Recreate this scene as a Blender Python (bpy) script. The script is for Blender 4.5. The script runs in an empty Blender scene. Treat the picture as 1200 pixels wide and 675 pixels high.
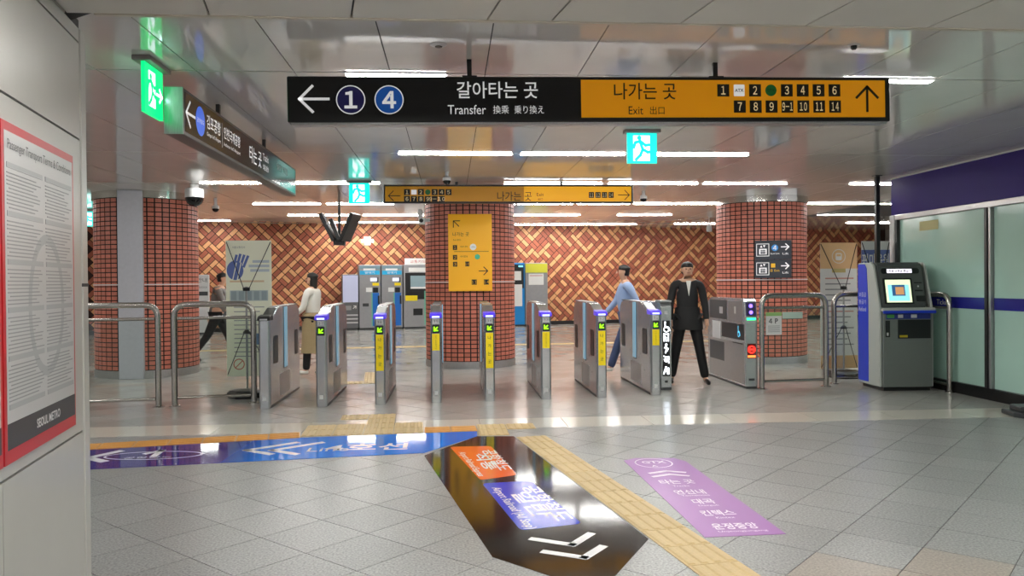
import bpy, bmesh, math, random
from mathutils import Matrix, Vector

random.seed(7)
sc = bpy.context.scene
COL = sc.collection
PI = math.pi

# ------------------------------------------------------------------ camera
FPX, YAW, PITCH, ROLL, CAM_H = 935.0, 0.077, -0.008, -0.008, 1.5
_f = Vector((math.sin(YAW) * math.cos(PITCH), math.cos(YAW) * math.cos(PITCH), math.sin(PITCH)))
_r0 = Vector((math.cos(YAW), -math.sin(YAW), 0))
_u0 = _r0.cross(_f)
_r = _r0 * math.cos(ROLL) + _u0 * math.sin(ROLL)
_u = _u0 * math.cos(ROLL) - _r0 * math.sin(ROLL)
cd = bpy.data.cameras.new('camera')
cd.sensor_width = 36.0
cd.lens = 36.0 * FPX / 1200.0
cd.clip_end = 200
cam = bpy.data.objects.new('camera', cd)
COL.objects.link(cam)
cam.matrix_world = Matrix(((_r.x, _u.x, -_f.x, 0), (_r.y, _u.y, -_f.y, 0), (_r.z, _u.z, -_f.z, CAM_H), (0, 0, 0, 1)))
sc.camera = cam
CAMP = Vector((0, 0, CAM_H))

# ------------------------------------------------------------------ world, exposure
w = bpy.data.worlds.new('world')
sc.world = w
w.use_nodes = True
w.node_tree.nodes['Background'].inputs[0].default_value = (0.95, 0.97, 1.0, 1)
w.node_tree.nodes['Background'].inputs[1].default_value = 0.4
sc.view_settings.view_transform = 'Standard'
sc.view_settings.look = 'None'
sc.view_settings.gamma = 1.0
sc.view_settings.exposure = 0.95
sc.view_settings.use_curve_mapping = False
LED = 40.0            # radiance of the ceiling LED strips

CEIL, CEIL_NEAR, CEIL_FAR = 3.0, 2.6, 3.4
DIR2 = math.radians(9.7)   # the corridor the camera stands in is turned by this against the hall


# ------------------------------------------------------------------ pixel helpers (1200 x 675 frame)
def ray(px, py):
    return _r * ((px - 600) / FPX) - _u * ((py - 337.5) / FPX) + _f


def onZ(px, py, z):
    v = ray(px, py)
    return CAMP + v * ((z - CAM_H) / v.z)


def G(px, py):
    return onZ(px, py, 0.0)


def onX(px, py, X):
    v = ray(px, py)
    return CAMP + v * (X / v.x)


def onY(px, py, Y):
    v = ray(px, py)
    return CAMP + v * (Y / v.y)


def proj(p):
    d = Vector(p) - CAMP
    z = d.dot(_f)
    return 600 + FPX * d.dot(_r) / z, 337.5 - FPX * d.dot(_u) / z, z


# ------------------------------------------------------------------ materials
def lin(c):
    c = c / 255.0
    return c / 12.92 if c <= 0.04045 else ((c + 0.055) / 1.055) ** 2.4


def rgb(r, g, b):
    return (lin(r), lin(g), lin(b), 1.0)


MATS = {}


def mat(name, color, rough=0.5, metal=0.0, var=0.0, grain=0.0, scale=40.0, bump=0.0, emit=0.0, ior=1.5,
        island=0.0, coat=0.0, aniso=None, color2=None, wear=0.0):
    """A node material: colour with noise grain, wear and a small random shift per object or mesh island."""
    if name in MATS:
        return MATS[name]
    m = bpy.data.materials.new(name)
    m.use_nodes = True
    nt = m.node_tree
    N, L = nt.nodes, nt.links
    b = N['Principled BSDF']
    b.inputs['Base Color'].default_value = color
    b.inputs['Roughness'].default_value = rough
    b.inputs['Metallic'].default_value = metal
    b.inputs['IOR'].default_value = ior
    b.inputs['Coat Weight'].default_value = coat
    b.inputs['Coat Roughness'].default_value = 0.04
    tc = N.new('ShaderNodeTexCoord')
    src = None
    if grain or wear or bump or aniso or color2:
        nz = N.new('ShaderNodeTexNoise')
        nz.inputs['Scale'].default_value = scale
        nz.inputs['Detail'].default_value = 4
        if aniso:
            mp = N.new('ShaderNodeMapping')
            mp.inputs['Scale'].default_value = aniso
            L.new(tc.outputs['Object'], mp.inputs['Vector'])
            L.new(mp.outputs['Vector'], nz.inputs['Vector'])
        else:
            geo = N.new('ShaderNodeNewGeometry')
            L.new(geo.outputs['Position'], nz.inputs['Vector'])
        src = nz.outputs['Fac']
    col = None
    if grain or color2:
        mx = N.new('ShaderNodeMix')
        mx.data_type = 'RGBA'
        ramp = N.new('ShaderNodeMapRange')
        ramp.inputs['From Min'].default_value = 0.32
        ramp.inputs['From Max'].default_value = 0.68
        L.new(src, ramp.inputs['Value'])
        L.new(ramp.outputs['Result'], mx.inputs['Factor'])
        if color2:
            mx.inputs['A'].default_value = color
            mx.inputs['B'].default_value = color2
        else:
            mx.inputs['A'].default_value = tuple(max(0, c * (1 - grain)) for c in color[:3]) + (1,)
            mx.inputs['B'].default_value = tuple(min(1, c * (1 + grain)) for c in color[:3]) + (1,)
        col = mx.outputs['Result']
    if var or island:
        hs = N.new('ShaderNodeHueSaturation')
        if var:
            rnd = N.new('ShaderNodeObjectInfo').outputs['Random']
            amt = var
        else:
            rnd = N.new('ShaderNodeNewGeometry').outputs['Random Per Island']
            amt = island
        mr = N.new('ShaderNodeMapRange')
        mr.inputs['To Min'].default_value = 1 - amt
        mr.inputs['To Max'].default_value = 1 + amt
        L.new(rnd, mr.inputs['Value'])
        L.new(mr.outputs['Result'], hs.inputs['Value'])
        if col:
            L.new(col, hs.inputs['Color'])
        else:
            hs.inputs['Color'].default_value = color
        col = hs.outputs['Color']
    if col:
        L.new(col, b.inputs['Base Color'])
    if wear:
        n2 = N.new('ShaderNodeTexNoise')
        n2.inputs['Scale'].default_value = 1.7
        n2.inputs['Detail'].default_value = 5
        g2 = N.new('ShaderNodeNewGeometry')
        L.new(g2.outputs['Position'], n2.inputs['Vector'])
        mr = N.new('ShaderNodeMapRange')
        mr.inputs['From Min'].default_value = 0.3
        mr.inputs['From Max'].default_value = 0.7
        mr.inputs['To Min'].default_value = max(0.01, rough - wear)
        mr.inputs['To Max'].default_value = rough + wear
        L.new(n2.outputs['Fac'], mr.inputs['Value'])
        L.new(mr.outputs['Result'], b.inputs['Roughness'])
    if bump:
        bp = N.new('ShaderNodeBump')
        bp.inputs['Strength'].default_value = bump
        bp.inputs['Distance'].default_value = 0.002
        L.new(src, bp.inputs['Height'])
        L.new(bp.outputs['Normal'], b.inputs['Normal'])
    if emit:
        b.inputs['Emission Color'].default_value = color
        b.inputs['Emission Strength'].default_value = emit
    MATS[name] = m
    return m


def glass_mat(name, tint, fac=0.06):
    """Clear pane: mostly transparent with a Fresnel reflection."""
    m = bpy.data.materials.new(name)
    m.use_nodes = True
    N, L = m.node_tree.nodes, m.node_tree.links
    N.clear()
    out = N.new('ShaderNodeOutputMaterial')
    tr = N.new('ShaderNodeBsdfTransparent')
    tr.inputs[0].default_value = tint
    gl = N.new('ShaderNodeBsdfGlossy')
    gl.inputs['Roughness'].default_value = 0.02
    fr = N.new('ShaderNodeFresnel')
    fr.inputs[0].default_value = 1.45
    mx = N.new('ShaderNodeMixShader')
    L.new(fr.outputs[0], mx.inputs[0])
    L.new(tr.outputs[0], mx.inputs[1])
    L.new(gl.outputs[0], mx.inputs[2])
    L.new(mx.outputs[0], out.inputs[0])
    MATS[name] = m
    return m


M_TILE = mat('granite_tile', rgb(144, 145, 143), 0.3, var=0.07, grain=0.42, scale=75, wear=0.0)
M_TILE_I = mat('granite_tile_joined', rgb(144, 145, 143), 0.3, island=0.07, grain=0.42, scale=75, wear=0.0)
M_TILE_B = mat('beige_tile', rgb(158, 150, 140), 0.28, var=0.05, grain=0.3, scale=75, wear=0.0)
M_TILE_P = mat('polished_tile', rgb(168, 167, 162), 0.17, island=0.05, grain=0.1, scale=90, wear=0.06)
M_BORDER = mat('polished_border', rgb(206, 202, 190), 0.12, var=0.04, grain=0.08, scale=90, wear=0.04)
M_GROUT = mat('grout', rgb(96, 94, 90), 0.8, grain=0.2, scale=60)
M_CEIL = mat('ceiling_panel', rgb(216, 213, 208), 0.085, var=0.02, ior=1.85, grain=0.02, scale=3, wear=0.02)
M_CEILN = mat('near_ceiling_panel', rgb(196, 192, 184), 0.42, var=0.02, grain=0.02, scale=4)
M_CEILJ = mat('ceiling_joint', rgb(52, 48, 46), 0.7)
M_WALLP = mat('wall_panel', rgb(168, 166, 160), 0.3, var=0.02, grain=0.02, scale=5)
M_SEAM = mat('dark_seam', rgb(22, 22, 22), 0.6)
M_STEEL = mat('brushed_steel', rgb(200, 202, 204), 0.26, metal=0.9, grain=0.1, aniso=(3, 3, 120), scale=6)
M_STEELH = mat('brushed_steel_dull', rgb(176, 176, 176), 0.36, metal=0.9, grain=0.12, aniso=(60, 60, 3), scale=5)
M_CHROME = mat('polished_steel', rgb(215, 213, 208), 0.1, metal=1.0)
M_TUBE = mat('rail_steel', rgb(178, 174, 168), 0.22, metal=1.0, grain=0.06, scale=30)
M_BLACK = mat('black_plastic', rgb(18, 18, 20), 0.35)
M_BLACKM = mat('black_metal', rgb(16, 15, 16), 0.4)
M_DGREY = mat('dark_grey_plastic', rgb(58, 60, 62), 0.4)
M_WHITE = mat('white_print', rgb(238, 238, 236), 0.5)
M_SIGNB = mat('black_sign_face', rgb(12, 12, 13), 0.3)
M_LEDW = mat('led_white', (1.0, 0.985, 0.95, 1), 0.5, emit=LED)
M_SWHITE = mat('sign_white', rgb(225, 225, 225), 0.5, emit=0.25)
M_SYEL = mat('sign_yellow', rgb(240, 158, 8), 0.35, emit=0.12)
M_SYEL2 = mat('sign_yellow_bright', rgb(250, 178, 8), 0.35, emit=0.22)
M_SBLK = mat('sign_black_print', rgb(28, 20, 10), 0.5)
M_GREEN = mat('exit_green_light', rgb(0, 205, 110), 0.4, emit=0.9)
M_GREENC = mat('exit_cyan_light', rgb(16, 205, 190), 0.4, emit=0.75)
M_EXW = mat('exit_white_light', rgb(225, 255, 250), 0.4, emit=1.1)
M_GREY = mat('grey_plastic', rgb(150, 150, 148), 0.45)
M_LGREY = mat('light_grey_plastic', rgb(205, 205, 205), 0.45)
M_BRICKT = mat('column_tile', rgb(192, 112, 92), 0.42, var=0.13, grain=0.1, scale=35, bump=0.1)
M_BRICKTI = mat('column_tile_joined', rgb(192, 112, 92), 0.42, island=0.13, grain=0.1, scale=35, bump=0.1)
M_CGROUT = mat('column_grout', rgb(26, 18, 18), 0.8)
M_WBR = mat('wall_brick_red', rgb(168, 92, 68), 0.5, island=0.14, grain=0.08, scale=20)
M_WBC = mat('wall_brick_cream', rgb(222, 164, 114), 0.5, island=0.08, grain=0.06, scale=20)
M_WGROUT = mat('wall_grout', rgb(56, 32, 26), 0.8)
M_PURPLE = mat('purple_panel', rgb(46, 28, 118), 0.5, ior=1.3, grain=0.03, scale=2)
M_FROST = mat('frosted_glass', rgb(180, 216, 203), 0.12, grain=0.03, scale=1.5)
M_BLUESTR = mat('blue_stripe', rgb(34, 36, 140), 0.25)
M_GLASS = glass_mat('clear_glass', (0.93, 0.97, 0.95, 1))
M_FLAP = mat('flap_glass', rgb(150, 200, 226), 0.12, emit=0.12)
M_YTAC = mat('tactile_yellow', rgb(204, 178, 128), 0.5, var=0.04, grain=0.05, scale=60)
M_OTAC = mat('tactile_orange', rgb(208, 146, 62), 0.5, var=0.04, grain=0.05, scale=60)
M_DECB = mat('decal_black', rgb(22, 20, 22), 0.08, bump=0.03, scale=160)
M_DECBL = mat('decal_blue', rgb(24, 120, 214), 0.06, wear=0.03)
M_DECNV = mat('decal_navy', rgb(44, 30, 116), 0.06, wear=0.03)
M_DECPU = mat('decal_purple', rgb(162, 100, 178), 0.3)
M_DECOR = mat('decal_orange', rgb(240, 104, 40), 0.14)
M_DECRB = mat('decal_royal', rgb(36, 62, 200), 0.14)
M_DECW = mat('decal_white', rgb(236, 236, 238), 0.2)
M_DECLP = mat('decal_lilac', rgb(250, 236, 250), 0.3)
M_RED = mat('red_border', rgb(176, 24, 34), 0.35)
M_PAPER = mat('poster_paper', rgb(172, 172, 171), 0.3)
M_INK = mat('poster_ink', rgb(134, 135, 135), 0.5)
M_INKD = mat('poster_dark', rgb(48, 50, 52), 0.4)
M_INKL = mat('poster_pale', rgb(152, 153, 154), 0.4)
M_BLUEP = mat('machine_blue', rgb(28, 110, 200), 0.3)
M_CYANP = mat('machine_cyan', rgb(40, 160, 205), 0.3, emit=0.15)
M_YELP = mat('sticker_yellow', rgb(250, 222, 10), 0.4)
M_VIO = mat('reader_violet', rgb(70, 50, 190), 0.3, emit=0.35)
M_VIOL = mat('reader_light', rgb(190, 200, 255), 0.3, emit=1.4)
M_ARROW = mat('arrow_green_light', rgb(150, 250, 20), 0.4, emit=0.8)
M_GRNL = mat('green_lamp', rgb(30, 230, 120), 0.4, emit=2.5)
M_REDL = mat('red_lamp', rgb(255, 40, 30), 0.4, emit=1.8)
M_WHL = mat('white_lamp', rgb(245, 250, 255), 0.4, emit=1.5)
M_KIOSK = mat('kiosk_grey', rgb(112, 118, 114), 0.4, grain=0.02, scale=30)
M_KIOSKL = mat('kiosk_light_grey', rgb(178, 184, 178), 0.4)
M_KHEAD = mat('kiosk_head', rgb(86, 90, 88), 0.4)
M_KBLUE = mat('kiosk_blue', rgb(28, 60, 205), 0.3)
M_SCREEN = mat('screen_light', rgb(206, 222, 180), 0.3, emit=0.7)
M_SCRT = mat('screen_teal', rgb(130, 200, 205), 0.3, emit=0.7)
M_SCRB = mat('screen_blue', rgb(40, 90, 140), 0.3, emit=0.4)
M_SCRO = mat('screen_orange', rgb(206, 150, 100), 0.3, emit=0.4)
M_BANG = mat('banner_cream', rgb(240, 240, 216), 0.5)
M_BANT = mat('banner_tan', rgb(226, 186, 136), 0.5)
M_BANW = mat('banner_white', rgb(226, 226, 224), 0.5)
M_BANB = mat('banner_blue', rgb(110, 126, 190), 0.5)
M_HANDB = mat('banner_hand_blue', rgb(92, 110, 170), 0.5)
M_COLSIGN = mat('column_sign_yellow', rgb(250, 182, 24), 0.4)
M_SKIN = mat('skin', rgb(206, 160, 132), 0.5)
M_HAIR = mat('hair', rgb(24, 20, 18), 0.5)
M_SUIT = mat('black_suit', rgb(30, 29, 30), 0.75, grain=0.15, scale=200)
M_TROU = mat('black_trousers', rgb(18, 17, 19), 0.75)
M_SHOE = mat('black_shoe', rgb(14, 13, 13), 0.3)
M_JEANS = mat('blue_denim', rgb(62, 76, 112), 0.75, grain=0.2, scale=150)
M_SHIRTB = mat('light_blue_shirt', rgb(150, 172, 210), 0.7)
M_WHITEC = mat('white_cloth', rgb(225, 222, 214), 0.8)
M_SKIRT = mat('khaki_cloth', rgb(160, 140, 104), 0.8, grain=0.08, scale=60)
M_GREYC = mat('grey_cloth', rgb(120, 116, 112), 0.8, grain=0.1, scale=60)


# ------------------------------------------------------------------ mesh builder
class MB:
    def __init__(s):
        s.v, s.f = [], []

    def add(s, vs, fs, M=None):
        o = len(s.v)
        s.v += [tuple(M @ Vector(p)) if M is not None else tuple(p) for p in vs]
        s.f += [tuple(i + o for i in q) for q in fs]
        return s

    def box(s, x0, x1, y0, y1, z0, z1, M=None):
        vs = [(x0, y0, z0), (x1, y0, z0), (x1, y1, z0), (x0, y1, z0), (x0, y0, z1), (x1, y0, z1), (x1, y1, z1), (x0, y1, z1)]
        return s.add(vs, [(3, 2, 1, 0), (4, 5, 6, 7), (0, 1, 5, 4), (1, 2, 6, 5), (2, 3, 7, 6), (3, 0, 4, 7)], M)

    def prism(s, poly, a, b, axis='z', M=None):
        """poly (counter-clockwise seen from +axis) extruded from a to b; axis x uses (y,z), y uses (z,x) order as (x,z)"""
        n = len(poly)

        def P(p, t):
            return (p[0], p[1], t) if axis == 'z' else ((t, p[0], p[1]) if axis == 'x' else (p[0], t, p[1]))
        vs = [P(p, a) for p in poly] + [P(p, b) for p in poly]
        fs = [tuple(range(n))[::-1], tuple(range(n, 2 * n))] + [(i, (i + 1) % n, n + (i + 1) % n, n + i) for i in range(n)]
        if axis == 'y':
            fs = [q[::-1] for q in fs]
        return s.add(vs, fs, M)

    def cyl(s, p0, p1, r, n=16, r2=None, M=None):
        p0, p1 = Vector(p0), Vector(p1)
        d = (p1 - p0).normalized()
        a = d.orthogonal().normalized()
        b = d.cross(a)
        r2 = r if r2 is None else r2
        vs = []
        for p, q in ((p0, r), (p1, r2)):
            for k in range(n):
                t = 2 * PI * k / n
                vs.append(tuple(p + a * (q * math.cos(t)) + b * (q * math.sin(t))))
        fs = [(i, (i + 1) % n, n + (i + 1) % n, n + i) for i in range(n)] + [tuple(range(n))[::-1], tuple(range(n, 2 * n))]
        return s.add(vs, fs, M)

    def tube(s, path, r, n=12, M=None, closed=False):
        path = [Vector(p) for p in path]
        m = len(path)
        vs = []
        up = None
        for i, p in enumerate(path):
            d = (path[min(i + 1, m - 1)] - path[max(i - 1, 0)]).normalized()
            if up is None:
                up = d.orthogonal().normalized()
            up = (up - d * up.dot(d)).normalized()
            b = d.cross(up)
            rr = r[i] if isinstance(r, (list, tuple)) else r
            for k in range(n):
                t = 2 * PI * k / n
                vs.append(tuple(p + up * (rr * math.cos(t)) + b * (rr * math.sin(t))))
        fs = []
        for i in range(m - 1):
            for k in range(n):
                fs.append((i * n + k, i * n + (k + 1) % n, (i + 1) * n + (k + 1) % n, (i + 1) * n + k))
        fs += [tuple(range(n))[::-1], tuple(range((m - 1) * n, m * n))]
        return s.add(vs, fs, M)

    def lathe(s, prof, n=32, M=None, caps=True):
        m = len(prof)
        vs = [(r * math.cos(2 * PI * k / n), r * math.sin(2 * PI * k / n), z) for r, z in prof for k in range(n)]
        fs = [(i * n + k, i * n + (k + 1) % n, (i + 1) * n + (k + 1) % n, (i + 1) * n + k) for i in range(m - 1) for k in range(n)]
        if caps:
            fs += [tuple(range(n))[::-1], tuple(range((m - 1) * n, m * n))]
        return s.add(vs, fs, M)

    def loft(s, secs, n=20, M=None):
        """secs: (cx, cy, z, rx, ry) ellipses stacked into a closed skin"""
        vs = [(cx + rx * math.cos(2 * PI * k / n), cy + ry * math.sin(2 * PI * k / n), z) for cx, cy, z, rx, ry in secs for k in range(n)]
        m = len(secs)
        fs = [(i * n + k, i * n + (k + 1) % n, (i + 1) * n + (k + 1) % n, (i + 1) * n + k) for i in range(m - 1) for k in range(n)]
        fs += [tuple(range(n))[::-1], tuple(range((m - 1) * n, m * n))]
        return s.add(vs, fs, M)

    def mesh(s, name, m, smooth=False, bevel=0.0, seg=1):
        me = bpy.data.meshes.new(name)
        me.from_pydata(s.v, [], s.f)
        if bevel:
            bm = bmesh.new()
            bm.from_mesh(me)
            es = [e for e in bm.edges if len(e.link_faces) == 2 and e.calc_face_angle(0) > 0.6]
            bmesh.ops.bevel(bm, geom=es, offset=bevel, segments=seg, affect='EDGES', clamp_overlap=True)
            bm.to_mesh(me)
            bm.free()
        me.update()
        if smooth:
            me.shade_smooth()
            me.set_sharp_from_angle(angle=math.radians(38))
        if m:
            me.materials.append(m)
        return me

    def build(s, name, m, parent=None, smooth=False, bevel=0.0, seg=1):
        return link(name, s.mesh(name, m, smooth, bevel, seg), parent)


def link(name, me, parent=None, M=None):
    o = bpy.data.objects.new(name, me)
    COL.objects.link(o)
    if parent is not None:
        o.parent = parent
    if M is not None:
        o.matrix_basis = M
    return o


def tag(o, label=None, cat=None, group=None, kind=None):
    if label:
        o['label'] = label
    if cat:
        o['category'] = cat
    if group:
        o['group'] = group
    if kind:
        o['kind'] = kind
    return o


def thing(name, label, cat, loc=(0, 0, 0), rz=0.0, group=None, kind=None):
    o = bpy.data.objects.new(name, None)
    COL.objects.link(o)
    o.location = loc
    o.rotation_euler = (0, 0, rz)
    o.empty_display_size = 0.1
    return tag(o, label, cat, group, kind)


def struct(o):
    o['kind'] = 'structure'
    return o


TCACHE = {}


def text_mesh(s, m, bold=0.0, lsp=1.0):
    key = (s, m.name, bold, lsp)
    if key in TCACHE:
        return TCACHE[key]
    cu = bpy.data.curves.new('lettering', 'FONT')
    cu.body = s
    if s and all(ch in '0123456789-' for ch in s):       # numerals with a flagged 1
        cu.body = ''.join(chr(ord(ch) + 0xFEE0) for ch in s)
        cu.space_character = 0.62
    cu.size = 1.0
    cu.offset = bold
    cu.align_x = 'CENTER'
    cu.space_line = lsp
    cu.resolution_u = 3
    ob = bpy.data.objects.new('lettering', cu)
    me = bpy.data.meshes.new_from_object(ob)
    if not me.vertices:
        print('EMPTY TEXT', s)
    bpy.data.objects.remove(ob)
    me.name = 'lettering'
    me.materials.clear()
    me.materials.append(m)
    xs = [v.co.x for v in me.vertices] or [0, 1]
    ys = [v.co.y for v in me.vertices] or [0, 1]
    cx, cy = (min(xs) + max(xs)) / 2, (min(ys) + max(ys)) / 2
    for v in me.vertices:
        v.co.x -= cx
        v.co.y -= cy
    TCACHE[key] = (me, max(xs) - min(xs), max(ys) - min(ys))
    return TCACHE[key]


class Face:
    """A flat printed face: (u right, v up, n out of the face) mapped by M into the parent's space."""

    def __init__(s, parent, M, n=0.0):
        s.p, s.M, s.n = parent, M, n

    def lift(s):
        s.n += 0.0008
        return s.n

    def poly(s, name, pts, m, n=None, t=0.0006, parent=None):
        n = s.n if n is None else n
        return MB().prism(pts, n, n + t, 'z', s.M).build(name, m, parent or s.p)

    def rect(s, name, u0, u1, v0, v1, m, n=None, r=0.0, t=0.0006, parent=None):
        u0, u1 = min(u0, u1), max(u0, u1)
        v0, v1 = min(v0, v1), max(v0, v1)
        pts = [(u0, v0), (u1, v0), (u1, v1), (u0, v1)]
        if r:
            pts = []
            for cx, cy, a in ((u1 - r, v0 + r, -90), (u1 - r, v1 - r, 0), (u0 + r, v1 - r, 90), (u0 + r, v0 + r, 180)):
                for k in range(5):
                    t_ = math.radians(a + k * 22.5)
                    pts.append((cx + r * math.cos(t_), cy + r * math.sin(t_)))
        return s.poly(name, pts, m, n, t, parent)

    def disc(s, name, u, v, r, m, n=None, ry=None, k=28, parent=None):
        ry = r if ry is None else ry
        return s.poly(name, [(u + r * math.cos(2 * PI * i / k), v + ry * math.sin(2 * PI * i / k)) for i in range(k)], m, n, parent=parent)

    def ring(s, name, u, v, r, w_, m, n=None, ry=None, k=36, parent=None):
        n = s.n if n is None else n
        ry = r if ry is None else ry
        vs = [(u + (r - d) * math.cos(2 * PI * i / k), v + (ry - d) * math.sin(2 * PI * i / k), n + 0.0006) for d in (0, w_) for i in range(k)]
        fs = [(i, (i + 1) % k, k + (i + 1) % k, k + i) for i in range(k)]
        return MB().add(vs, fs, s.M).build(name, m, parent or s.p)

    def strokes(s, name, segs, w_, m, n=None, parent=None):
        """line drawing: polylines of width w_ joined into one mark"""
        n = s.n if n is None else n
        mb = MB()
        for pl in segs:
            for a, b in zip(pl[:-1], pl[1:]):
                a, b = Vector(a), Vector(b)
                d = (b - a).normalized()
                q = Vector((-d.y, d.x)) * (w_ / 2)
                a2, b2 = a - d * (w_ * 0.35), b + d * (w_ * 0.35)
                mb.prism([tuple(a2 - q), tuple(b2 - q), tuple(b2 + q), tuple(a2 + q)], n, n + 0.0006, 'z', s.M)
        return mb.build(name, m, parent or s.p)

    def text(s, body, u, v, h, m, wd=None, bold=0.0, n=None, rot=0.0, name='lettering', lsp=1.0, parent=None):
        n = s.n if n is None else n
        me, mw, mh = text_mesh(body, m, bold, lsp)
        sy = h / mh
        sx = sy if wd is None else wd / mw
        L = s.M @ Matrix.Translation((u, v, n + 0.0008)) @ Matrix.Rotation(rot, 4, 'Z') @ Matrix.Diagonal((sx, sy, 1, 1))
        o = link(name, me, parent or s.p)
        o.matrix_basis = L
        return o

    def arrow(s, u, v, L_, ang, w_, m, head=0.42, name='arrow', n=None, parent=None):
        d = Vector((math.cos(ang), math.sin(ang)))
        q = Vector((-d.y, d.x))
        c = Vector((u, v))
        tip = c + d * (L_ / 2)
        hd = L_ * head
        return s.strokes(name, [[tuple(c - d * (L_ / 2)), tuple(tip)], [tuple(tip - d * hd + q * hd), tuple(tip), tuple(tip - d * hd - q * hd)]], w_, m, n, parent)


RX90 = Matrix.Rotation(PI / 2, 4, 'X')    # face towards -Y


def faceY(parent, y=0.0):
    return Face(parent, Matrix.Translation((0, y, 0)) @ RX90)


def copy_tree(o, parent=None):
    c = o.copy()
    COL.objects.link(c)
    c.parent = parent
    for ch in o.children:
        copy_tree(ch, c)
    return c


def clip(poly, a, b):
    """keep the part of poly left of a->b"""
    out = []
    n = len(poly)
    ax, ay = a
    dx, dy = b[0] - ax, b[1] - ay
    for i in range(n):
        p, q = poly[i], poly[(i + 1) % n]
        sp = dx * (p[1] - ay) - dy * (p[0] - ax)
        sq = dx * (q[1] - ay) - dy * (q[0] - ax)
        if sp >= 0:
            out.append(p)
        if (sp > 0) != (sq > 0) and sp != sq:
            t = sp / (sp - sq)
            out.append((p[0] + t * (q[0] - p[0]), p[1] + t * (q[1] - p[1])))
    return out


def area(p):
    return 0.5 * sum(p[i][0] * p[(i + 1) % len(p)][1] - p[(i + 1) % len(p)][0] * p[i][1] for i in range(len(p)))


# ================================================================== FLOOR
XL, XR = -12.0, 17.0
floor = struct(MB().box(XL, XR, -4, 32, -0.1, -0.006).build('floor', M_GROUT))
TA, TP = math.radians(44.0), 0.44
e1 = Vector((math.sin(TA), math.cos(TA)))
e2 = Vector((math.cos(TA), -math.sin(TA)))


def tile_poly(i, j, gap=0.0025):
    a0, b0 = -1.51 + TP * i, 3.11 + TP * j       # p.e2 in [a0,a0+TP], p.e1 in [b0,b0+TP]
    a1, b1 = a0 + TP - gap, b0 + TP - gap
    a0, b0 = a0 + gap, b0 + gap
    c = [e2 * a0 + e1 * b0, e2 * a1 + e1 * b0, e2 * a1 + e1 * b1, e2 * a0 + e1 * b1]
    return [(p.x, p.y) for p in c]


B_NEAR, B_FAR = 8.13, 8.72
beige_a = onZ(905, 668, 0)
tile_mesh = {}
rest, restf = MB(), MB()
for i in range(-60, 60):
    for j in range(-60, 60):
        P = tile_poly(i, j)
        cx, cy = sum(p[0] for p in P) / 4, sum(p[1] for p in P) / 4
        if not (XL < cx < XR and -3.5 < cy < 31):
            continue
        full = P
        if cy < B_NEAR + 0.5:
            Q = clip(P, (100, B_NEAR), (-100, B_NEAR)) if max(p[1] for p in P) > B_NEAR else P
            if len(Q) >= 3 and area(Q) > 0.0015:
                px, py, dz = proj((cx, min(cy, B_NEAR), 0))
                inview = cy > 3.2 and dz > 1 and 70 < px < 1240 and py < 720
                ce1, ce2 = cx * e1.x + cy * e1.y, cx * e2.x + cy * e2.y
                beige = (ce1 < 4.43 and ce2 > -1.51) or (ce1 < 4.87 and ce2 > -1.07)
                if inview:
                    if Q is P:
                        key = beige
                        if key not in tile_mesh:
                            z = [(p[0] - cx, p[1] - cy) for p in P]
                            if area(z) < 0:
                                z = z[::-1]
                            tile_mesh[key] = MB().prism(z, -0.006, 0.0).mesh('tile', M_TILE_B if beige else M_TILE)
                        link('tile', tile_mesh[key], floor, Matrix.Translation((cx, cy, 0)))
                    else:
                        if area(Q) < 0:
                            Q = Q[::-1]
                        MB().prism(Q, -0.006, 0.0).build('tile', M_TILE, floor)
                else:
                    if area(Q) < 0:
                        Q = Q[::-1]
                    rest.prism(Q, -0.006, 0.0)
        if cy > B_FAR - 0.5:
            Q = clip(P, (-100, B_FAR), (100, B_FAR)) if min(p[1] for p in P) < B_FAR else P
            if len(Q) >= 3 and area(Q if area(Q) > 0 else Q[::-1]) > 0.0015:
                if area(Q) < 0:
                    Q = Q[::-1]
                restf.prism(Q, -0.006, 0.0)
tag(rest.build('tiles', M_TILE_I, floor), kind='stuff')
tag(restf.build('tiles', M_TILE_P, floor), kind='stuff')
x = -6.0
bmesh_ = MB().box(0, 0.895, B_NEAR + 0.003, B_FAR - 0.003, -0.006, 0).mesh('border_slab', M_BORDER)
while x < 9:
    link('border_slab', bmesh_, floor, Matrix.Translation((x, 0, 0)))
    x += 0.9

# ================================================================== CEILING
ceiling = struct(MB().box(XL, XR, 3.3, 18.6, CEIL + 0.012, CEIL + 0.5).build('ceiling', M_CEILJ))
PW = 0.6775
rows = [3.45, 5.77, 9.33, 12.12, 15.3, 18.6]
pm = {}
for r0, r1 in zip(rows[:-1], rows[1:]):
    me = MB().box(0.004, PW - 0.004, 0, (r1 - r0) - 0.02, 0, 0.012).mesh('panel', M_CEIL)
    for k in range(-13, 15):
        link('panel', me, ceiling, Matrix.Translation((-1.77 + PW * k, r0 + 0.01, CEIL)))
struct(MB().box(XL, XR, 18.62, 32, CEIL_FAR, CEIL_FAR + 0.1).build('ceiling_far', M_CEIL))
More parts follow.
